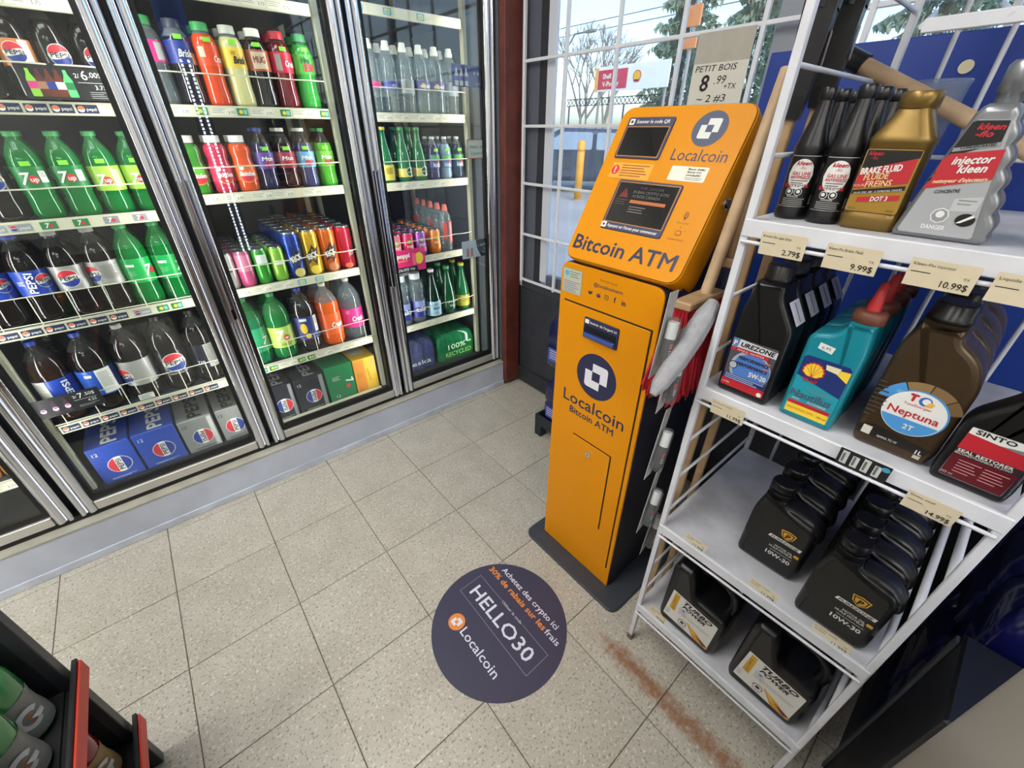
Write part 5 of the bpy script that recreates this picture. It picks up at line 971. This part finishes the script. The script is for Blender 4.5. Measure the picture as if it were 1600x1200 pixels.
# 8. 10W-30 litre jugs in two lines
GLD = M('c99a2e', .4)
def litre():
    o = thing('motor_oil_jug', None, 'bottle')
    sil = rpoly([(.004, 0), (.110, 0), (.118, .012), (.118, .140), (.108, .156), (.058, .168), (.050, .176), (.050, .184), (.010, .184), (.010, .176), (.0, .135), (0, .012)], [.008, .008, .008, .02, .016, .006, .003, .001, .001, .004, .02, .008], 4)
    MB().slab(sil, .058, PLB, .011, 0, 4).build('body', o)
    m = MB(); m.lathe([(.0205, .183), (.0225, .184), (.0225, .188), (.0205, .189), (.0225, .190), (.0225, .208), (.0205, .211)], PLK, 26, (.030, .029, 0)); m.build('cap', o)
    m = MB(); m.tube([(.054, .029, .164), (.075, .029, .1635), (.098, .029, .157), (.112, .029, .146), (.116, .029, .125)], .0105, PLB, 12); m.v = [(x, .029+(y-.029)*2.3, z) for x, y, z in m.v]; m.build('handle_ridge', o)
    m = MB(); A = Art(m, front(-.0003), eps=.0004)
    shield = lambda s: [(.076+x*s, .112+y*s) for x, y in [(-.014, .010), (0, .013), (.014, .010), (.011, -.004), (0, -.013), (-.011, -.004)]]
    A.poly(shield(1), GLD, 1); A.poly(shield(.82), BLACK, 2); A.poly(shield(.66), GLD, 3); A.text('P', .0765, .107, .010, BLACK, 4, bold=.05, shear=.15)
    A.poly([(.045, .089), (.105, .089), (.107, .097), (.048, .097)], LWH, 1); A.text('PUREZONE', .076, .0905, .0050, BLACK, 2, w=.052, shear=.2, bold=.03); A.text('MOTOR OIL', .080, .0715, .0050, LWH, 1, w=.034, bold=.01); A.text('HUILE MOTEUR', .076, .0645, .0050, LWH, 1, w=.044, bold=.01); A.rrect(.099, .0705, .108, .0775, .001, GLD, 1); A.lines(.058, .059, .100, 1, .004, .0009, LWH, 1, 0); A.text('10W-30', .076, .043, .0095, LWH, 1, w=.046, bold=.03); m.build('label', o)
    m = MB(); m.disc_ = None; pts = circ(.012, .098, .017, 20, .034); Art(m, front(-.0002), eps=.0003).poly([(max(.002, x), y) for x, y in pts], M('0c0c0e', .35), 1); m.build('thumb_recess_shade', o); return o  # flat darker oval: shade of the thumb hollow put into the colour
q = litre()
for k in range(5): place(q, f'{ORD[k] if k < 4 else "rearmost"} 10W-30 oil bottle in the line away from the rack post', (1.118+.0655*k, -1.514, .5152), ROT, '10W-30 bottles in the inner line')
for k in range(5): place(q, f'{ORD[k] if k < 4 else "rearmost"} 10W-30 oil bottle in the line by the rack post', (1.068+.0655*k, -1.650, .5152), ROT, '10W-30 bottles in the outer line')
# 9. four-litre diesel oil jugs
def jug():
    o = thing('large_oil_jug', None, 'jug')
    sil = rpoly([(.006, 0), (.146, 0), (.154, .02), (.154, .140), (.148, .150), (.082, .156), (.070, .168), (.060, .215), (.050, .236), (.014, .236), (.002, .215), (0, .02)], [.02, .02, .015, .01, .006, .01, .01, .012, .004, .004, .012, .015], 4)
    MB().slab(sil, .105, PLB, .013, 0, 4).build('body', o)
    MB().lathe([(.020, .234), (.023, .235), (.023, .254), (.021, .257)], PLK, 24, (.032, .052, 0)).build('cap', o)
    m = MB(); m.tube([(.046, .052, .214), (.080, .052, .226), (.115, .052, .222), (.140, .052, .203), (.146, .052, .175), (.142, .052, .140)], .0135, PLB, 12); m.build('handle', o)
    m = MB(); A = Art(m, front(-.0003), eps=.0004); A.poly(rpoly([(.014, .030), (.138, .022), (.142, .128), (.022, .140)], .003, 3), M('d6d4ce', .5), 1); A.poly([(.025, .068), (.040, .066), (.042, .134), (.029, .135)], GLD, 2); A.text('GLOBAL', .036, .070, .0050, M('7a5a1a', .5), 3, 'L', w=.055, rot=PI/2*1.02); A.text('TURBO', .092, .115, .0130, INK, 2, w=.072, shear=.35, bold=.05, rot=-.06); A.text('POWER', .084, .100, .0110, INK, 2, w=.060, shear=.35, bold=.05, rot=-.06)
    A.lines(.048, .096, .072, 6, .0045, .0013, GREY, 2); A.lines(.062, .080, .134, 2, .005, .0014, GREY, 2, .1); A.disc(.060, .092, .004, M('5a8ac0', .5), 3)
    A.poly([(.074, .064), (.140, .030), (.139, .024), (.100, .025)], M('c98a2c', .5), 2); A.poly([(.090, .052), (.138, .034), (.128, .026)], M('6a2f12', .5), 3); A.poly([(.082, .060), (.110, .050), (.120, .040), (.095, .040)], M('e0b04a', .5), 3); A.poly(circ(.066, .048, .0115, 8), INK, 4); A.poly(circ(.066, .048, .0098, 8), M('d6d4ce', .5), 5); A.poly(circ(.066, .049, .005, 10), INK, 6); A.text('DANGER', .066, .0315, .0036, INK, 3, w=.020); A.text('5L', .126, .0255, .0045, LABR, 4); A.lines(.018, .060, .030, 5, .0045, .0014, GREY, 2); m.build('label', o)
    return o
q = jug()
place(q, 'big black jug of diesel oil beside the loose price tag', (1.062, -1.418, .1802), ROT, 'diesel oil jugs on the bottom shelf'); place(q, 'big black jug of diesel oil by the outer rack post', (1.062, -1.610, .1802), ROT, 'diesel oil jugs on the bottom shelf')
for k, l in enumerate(('rear black oil jug behind the inner diesel oil jug', 'rear black oil jug behind the outer diesel oil jug')): place(q, l, (1.20, -1.415-.192*k, .1802), ROT, 'diesel oil jugs on the bottom shelf')

# ------------------------------------------------------------------ things hanging and standing beside the rack
WOOD = M('a98a66', .55, var=.2, vs=30); WOOD2 = M('c2a583', .55, var=.2, vs=25); BKP = M('121216', .35)
def shovel(x, y, rz, label, h, wood):
    o = thing('snow_shovel', label, 'shovel', (x, y, .0), rz, 'snow shovels stood on their handles')
    MB().box(-.014, .014, -.010, .010, .002, h+.10, wood, .005).build('handle', o)
    m = MB(); m.loft([[(a*w, b*d, z) for a, b in ((-1, -1), (1, -1), (1, 1), (-1, 1))] for z, w, d in ((h-.03, .020, .014), (h, .024, .017), (h+.10, .030, .020), (h+.22, .040, .022))], BKP); m.build('socket', o)
    m = MB(); rings = []
    for k in range(7):
        t = k/6; wd = .034+.024*t; z = h+.10+t*.30; dy = -.022-.008*math.sin(t*1.8)
        rings.append([(-wd, dy+.02, z), (-wd*.4, dy, z), (wd*.4, dy, z), (wd, dy+.02, z), (wd, dy+.028, z+.003), (wd*.4, dy+.008, z+.003), (-wd*.4, dy+.008, z+.003), (-wd, dy+.028, z+.003)])
    m.weld(rings, BKP, True); m.build('blade', o)
    m = MB(); Art(m, front(-.0225), eps=.0005).rect(-.008, h+.115, .006, h+.135, LWH, 1); m.build('sticker', o)
    m = MB(); Art(m, front(-.0212), eps=.0005).rect(-.010, h+.035, .012, h+.078, wood, 1); m.build('socket_window', o); return o
shovel(1.176, -1.335, .25, 'black snow shovel with brown wooden handle at the rack post', 1.372, WOOD); shovel(1.292, -1.333, .22, 'black snow shovel with brown wooden handle behind the first shovel', 1.390, WOOD)
o = thing('push_broom', 'push broom with red bristles and pale wooden handle between kiosk and rack', 'broom', (1.125, -1.288, .835), ROT)
MB().cyl((.0, .020, .205), (.0, .112, .58), .0115, WOOD2, 12).build('handle', o)
MB().box(-.019, .019, -.066, .066, .200, .216, WOOD, .004).build('block', o)
m = MB(); random.seed(9); RB = M('a3101f', .6); RB2 = M('c01c2c', .6)
for k in range(2600):
    x = random.uniform(-.017, .017); y = random.uniform(-.062, .062); dx = x*1.1+random.uniform(-.006, .006); dy = y*.35+random.uniform(-.008, .008); l = random.uniform(0, .03)
    a = random.random()*PI; ca, sa = .0022*math.cos(a), .0022*math.sin(a)
    m.add([(x-ca, y-sa, .201), (x+ca, y+sa, .201), (x+dx+ca*.8, y+dy+sa*.8, l), (x+dx-ca*.8, y+dy-sa*.8, l)], [(0, 1, 2, 3)], RB if k % 3 else RB2)
b_ = m.build('bristles', o); b_['kind'] = 'stuff'
o = thing('scrub_brush', 'small scrub brush with navy bristles behind the kiosk', 'brush', (1.285, -1.262, 1.0), ROT)
MB().box(-.02, .02, -.03, .03, .075, .095, WOOD, .004).build('block', o); MB().cyl((0, 0, .09), (0, 0, .32), .011, WOOD, 10).build('handle', o); m = MB(); NB = M('1b2140', .6)
for k in range(260):
    x = random.uniform(-.018, .018); y = random.uniform(-.028, .028); m.add([(x-.002, y, .078), (x+.002, y, .078), (x+random.uniform(-.012, .012), y+random.uniform(-.01, .01), .0)], [(0, 1, 2)], NB)
b_ = m.build('bristles', o); b_['kind'] = 'stuff'
# grey rolled cloth mop head leaning out of the rack
o = thing('grey_mop_roll', 'grey rolled fabric mop hanging at the rack side', 'mop', (1.035, -1.341, 1.052))
m = MB(); path = [(.035, 0, .012), (.015, 0, -.01), (-.02, -.002, -.040), (-.06, -.003, -.075), (-.10, -.003, -.108), (-.118, -.003, -.122)]; rr = (.010, .017, .019, .018, .014, .006); rings = []
for k, p_ in enumerate(path):
    rings.append([(p_[0]+rr[k]*math.cos(a)*.7*(1+.08*math.cos(a*9)), p_[1]+rr[k]*math.sin(a)*(1+.08*math.cos(a*9)), p_[2]-rr[k]*math.cos(a)*.75) for a in [2*PI*i/27 for i in range(27)]])
m.weld(rings, M('9a9a9e', .85, var=.15, vs=60, bump=.4, bs=300)); m.build('roll', o)
# touch-up pens in blister packs
BLI = clearmat('blister_plastic', 'e9ecee', .07, 'e6e8ea', 1.35); PENB = M('3a3836', .35); PENR = M('b0483c', .4)
for k, (x0, z0, x1, z1, y, l) in enumerate(((.979, 1.044, .967, .967, -1.325, 'topmost touch-up pen blister beside the grey mop roll'), (1.023, .961, 1.012, .871, -1.33, 'second touch-up pen blister down, below the grey mop roll'), (1.047, .773, 1.020, .689, -1.335, 'touch-up pen blister hanging beside the kiosk lock door'), (1.075, .575, 1.045, .490, -1.335, 'touch-up pen blister hanging low beside the kiosk'), (1.100, .475, 1.072, .392, -1.345, 'lowest touch-up pen blister on the rack side'))):
    o = thing('touch_up_pen', l, 'pen', (x1, y, z1), 0, 'touch-up pens on the rack side'); a = math.atan2(x0-x1, z0-z1); o.rotation_euler = (0, a, .22); Lp = math.hypot(x0-x1, z0-z1)
    MB().cyl((0, 0, .004), (0, 0, Lp*.62), .0085, PENB, 14).build('barrel', o); MB().cyl((0, 0, Lp*.62), (0, 0, Lp), .0098, M('e6e4df', .4), 14).build('cap', o)
    m = MB(); A = Art(m, wrap(.0086, .012), .003, .0003); A.rect(-.009, .018, .009, .028, PENR, 1); A.lines(-.008, .015, .008, 4, .0035, .0014, LWH, 1); m.build('label', o)
    m = MB(); m.lathe([(.004, -.008), (.0125, -.004), (.0130, .004), (.0130, Lp*.97), (.010, Lp+.006), (.003, Lp+.009)], BLI, 14); m.build('blister', o)
    m = MB(); m.box(-.018, .030, .0135, .0143, -.030, Lp+.050, M('b4b2ae', .6, var=.15, vs=60)); m.build('card', o)
for k, (x, z, l) in enumerate(((1.075, .73, 'white paper card tucked by the upper pens'), (1.085, .60, 'white paper card on the rack side by the low pens'), (1.09, .36, 'grey paper card at the foot of the rack side'))):
    o = thing('hang_card', l, 'card', (x, -1.352, z), .15, 'cards on the rack side'); MB().box(0, .055, 0, .0008, 0, .11, M('c4c6cc', .6, var=.2, vs=50)).build('sheet', o); m = MB(); A = Art(m, plane((.0, .0008, 0), (-1, 0, 0), (0, 0, 1)), eps=.0003); A2 = Art(m, front(0), eps=.0003); A2.lines(.006, .1, .049, 9, .008, .002, GREY, 1); m.build('print', o)
# diagonal wooden handle and clear cup on the top oil shelf
o = thing('wooden_handle', 'bare wooden tool handle with black ferrule leaning behind the oil bottles', 'handle', (1.395, -1.30, 1.449))
d = Vector((0, -.46, -.222)); MB().cyl((0, -.02, -.0097), tuple(d), .0125, WOOD2, 12).build('shaft', o); MB().cyl((0, .03, .0145), (0, -.05, -.024), .0165, BKP, 12).build('ferrule', o)
o = thing('plastic_cup', 'clear plastic cup standing behind the gold bottle', 'cup', (1.447, -1.455, 1.2102))
m = MB(); m.lathe([(.026, .0), (.027, .002), (.041, .184), (.0425, .186), (.0425, .190), (.0395, .188), (.026, .004)], clearmat('cup_plastic', 'dfe6ee', .22, 'c9d4e6', 1.35), 26, cap=False); m.build('wall', o); MB().lathe([(0, .001), (.026, .001)], clearmat('cup_plastic', 'dfe6ee', .22), 26, cap=False).build('base', o)

# ------------------------------------------------------------------ on and under the window
o = thing('paper_notice', 'handwritten paper price notice for petit bois taped to the window grille', 'notice', (1.757, -.806, 1.345), ROT)
m = MB(); m.box(0, .165, 0, .0012, 0, .150, M('d9d6ca', .7)); m.box(0, .165, -.0004, .0012, .150, .222, M('b5b0a4', .75, var=.1, vs=20)); m.build('sheet', o)
m = MB(); A = Art(m, front(-.0004), eps=.0004); A.text('PETIT BOIS', .072, .130, .0145, INK, 1, w=.125, shear=.15); A.text('8', .046, .083, .038, INK, 1, bold=.02, shear=.1); A.text('.99', .093, .098, .020, INK, 1, shear=.15); A.text('+TX', .126, .085, .013, INK, 1, shear=.1); A.text('~ 2 #3', .075, .055, .018, INK, 1, w=.09, shear=.1); m.build('handwriting', o)
BLU = M('12378f', .45, var=.12, vs=5)
o = thing('blue_panel', 'large blue plastic board standing behind the oil rack at the window', 'board', (1.735, -1.035, .645), ROT)
MB().box(0, 1.45, 0, .02, 0, .855, BLU, .003).build('board', o); m = MB(); m.cyl((.40, -.004, .795), (.40, 0, .795), .012, M('d8cfae', .5), 16); m.build('screw_cap', o)
def washer_jug(label, x, y, z, rz=0.): 
    o = thing('washer_fluid_jug', label, 'jug', (x, y, z), rz, 'blue washer fluid jugs')
    rings = []
    for zz, wd, dp in ((0, .14, .10), (.01, .155, .115), (.10, .155, .115), (.115, .145, .105), (.13, .155, .115), (.20, .15, .11), (.245, .10, .08), (.275, .045, .045), (.29, .04, .04)): rings.append([(x_, y_, zz) for x_, y_ in rpoly([(-wd/2, -dp/2), (wd/2, -dp/2), (wd/2, dp/2), (-wd/2, dp/2)], .02, 3)])
    MB().weld(rings, M('12154a', .18, coat=.4)).build('body', o); MB().lathe([(.022, .288), (.022, .312), (.019, .314)], M('b9c4e0', .4), 16).build('cap', o)
    MB().tube([(.0, 0, .262), (.045, 0, .262), (.066, 0, .225), (.068, 0, .17)], .012, M('12154a', .18, coat=.4), 8).build('handle', o)
    m = MB(); A = Art(m, front(-.0582), eps=.0006); A.rect(-.06, .03, .06, .095, M('4a5ab4', .4), 1); A.lines(-.05, .085, .05, 4, .012, .004, LWH, 2); m.build('label', o); return o
o = thing('black_crate', 'black plastic crate on the floor behind the kiosk', 'crate', (1.645, -.625, 0))
CRT = M('20232e', .5); 
for (x, y) in ((-.12, -.16), (.12, -.16), (-.12, .16), (.12, .16)): MB().box(x-.022, x+.022, y-.022, y+.022, 0, .066, CRT, .004).build('foot', o)
m = MB(); m.box(-.142, .142, -.182, .182, .066, .082, CRT, .003); m.build('deck', o); m = MB()
for (a, b_, c, d_) in ((-.142, .142, -.182, -.17), (-.142, .142, .17, .182), (-.142, -.13, -.17, .17), (.13, .142, -.17, .17)): m.box(a, b_, c, d_, .08, .125, CRT, .003)
m.build('rim', o)
washer_jug('blue washer fluid jug in the black crate, low one peeking past the kiosk', 1.60, -.535, .0825, ROT); washer_jug('blue washer fluid jug in the crate nearer the window corner', 1.70, -.70, .0825, ROT)
washer_jug('upper blue washer jug stacked at the kiosk edge', 1.60, -.535, .398, ROT)
# washer jugs stacked in film beyond the rack
pb = thing('jug_pallet', 'dark plastic pallet under the washer jugs beyond the rack', 'pallet', (1.50, -2.02, 0)); m = MB(); m.box(-.28, .24, -.16, .15, .0, .10, CRT, .005); m.build('deck', pb)
NM = ['inner', 'outer']
for i in range(3):
    for j in range(2):
        for k in range(2): washer_jug(f'{NM[k].replace("inner", "lower").replace("outer", "upper")} washer jug, {NTH[i]} along, {["near", "far"][j]} row of the pallet beyond the rack', 1.29+.165*i, -1.945-.135*j, .1005+.316*k)
o = thing('dark_display_case', 'dark display case in shadow beyond the oil rack', 'case', (1.10, -2.06, 0)); m = MB(); m.box(-.12, .07, -.2, .20, .0, .60, M('0d0e11', .4), .006); m.build('body', o); m = MB(); m.box(.052, .066, .2005, .206, .01, .59, M('3a3d42', .4), .001); m.build('edge_strip', o)

# ------------------------------------------------------------------ counter corner close to the camera
o = thing('service_counter', 'grey metal counter end close by on the dark base', 'counter', (0, 0, 0)); CM = M('aaa59a', .4, var=.06, vs=4)
m = MB(); pp = rpoly([(.22, -2.45), (.815, -2.45), (.815, -1.800), (.22, -1.800)], [.01, .05, .045, .01], 8); m.weld([[(x, y, .674) for x, y in inset(pp, .004)], [(x, y, .678) for x, y in pp], [(x, y, .985) for x, y in pp]], CM); m.build('fascia', o)
MB().box(.21, .83, -2.46, -1.79, .986, 1.012, M('77736c', .4), .006).build('worktop', o); MB().box(.24, .62, -2.43, -1.98, 0, .674, M('17181b', .6)).build('base', o)
# light bar mirrored in the cooler glass
o = thing('vertical_light_bar', 'upright twin LED light bar mirrored in the middle cooler door', 'light', (.905, -2.25, 0)); LED = M('eef2ff', .5, emit=22)
MB().box(-.05, .05, -.10, -.07, 0, 2.2, M('3c3e44', .5)).build('post', o); MB().box(-.07, .07, -.13, -.02, 0, .02, BLACK, .004).build('foot', o)
for s in (-1, 1):
    m = MB(); 
    for k in range(52): m.box(s*.022-.006, s*.022+.006, -.07, -.060, .46+k*.0245, .46+k*.0245+.016, LED)
    m.build('led_row', o)
m = MB(); m.slab(rpoly([(-.09, 1.80), (.06, 1.78), (.09, 1.86), (.09, 2.13), (-.07, 2.15)], .01, 3), .03, M('4a6fd0', .4, emit=.9), .004, -.07, fmap=lambda x, y, z: (x, -.07-(y+.07)+.0, z)); m.build('blue_sign', o)

# ================================================================== sports-drink display in the near corner
SD = thing('sports_drink_display', 'black display shelf with red price strips in the near corner', 'shelf', (-.09, -.80, 0), PI/2)
BLK = M('1b1c1f', .45)
MB().box(-.012, .012, .0, .34, .0, .78, BLK, .003).build('end_panel', SD); m = MB(); m.box(-.014, .010, -.016, .004, .0, .80, M('2b2c30', .4), .003); m.build('upright', SD)
MB().box(-1.05, -1.03, .0, .34, .0, .78, BLK, .003).build('end_panel', SD); MB().box(-1.05, 0, .335, .35, 0, .78, BLK).build('back_panel', SD)
for z in (.17, .42):
    MB().box(-1.03, -.012, .0, .335, z-.030, z-.022, BLK).build('tray', SD)
    m = MB(); m.box(-1.03, .020, -.030, -.022, z-.036, z+.012, BLK, .002); m.box(-1.03, -.012, -.022, .002, z-.036, z-.028, BLK); m.build('strip_holder', SD)
    m = MB(); m.box(-1.03, .016, -.0345, -.0305, z-.028, z+.006, M('d8402c', .45), .001); m.build('price_strip', SD)
def sport(liq, lab, capc):
    def art(A, r, h): 
        pts = [(.020*math.cos(t), h*.5+.024*math.sin(t)) for t in [.5+4.9*i/18 for i in range(19)]]; inn = [(.011*math.cos(t), h*.5+.014*math.sin(t)) for t in [5.4-4.9*i/18 for i in range(19)]]
        for i in range(18): A.poly([pts[i], pts[i+1], inn[17-i], inn[18-i]], LWH, 2)
        A.poly([(.000, h*.5-.002), (.020, h*.5-.002), (.020, h*.5-.012), (.010, h*.5-.014)], LWH, 2); A.poly([(-.004, h*.36), (.002, h*.5), (-.001, h*.5), (.004, h*.64), (-.003, h*.52), (.0, h*.52)], M('d86a2a', .5), 3)
    return bottle('sports_drink_bottle', B, .205, .038, 'wide', liq, capc, (.055, .52, lab, art), .86, CLEAR)
s1 = sport(M('3a8a4a', .1, coat=.4), M('8d8f86', .45), M('e07a2a', .4)); s2 = sport(M('8a1428', .08, coat=.4), M('a08656', .45), M('e07a2a', .4))
for z, pr, d in ((.42, s1, 'green sports drink with grey label'), (.17, s2, 'red sports drink with tan label')):
    for k in range(6): place(pr, f'{d}, {NTH[k]} from the display upright on the {"upper" if z > .3 else "lower"} strip', (-.09-.043, -.80-.056-.080*k, z-.0218), .80, 'sports drinks in the near corner')
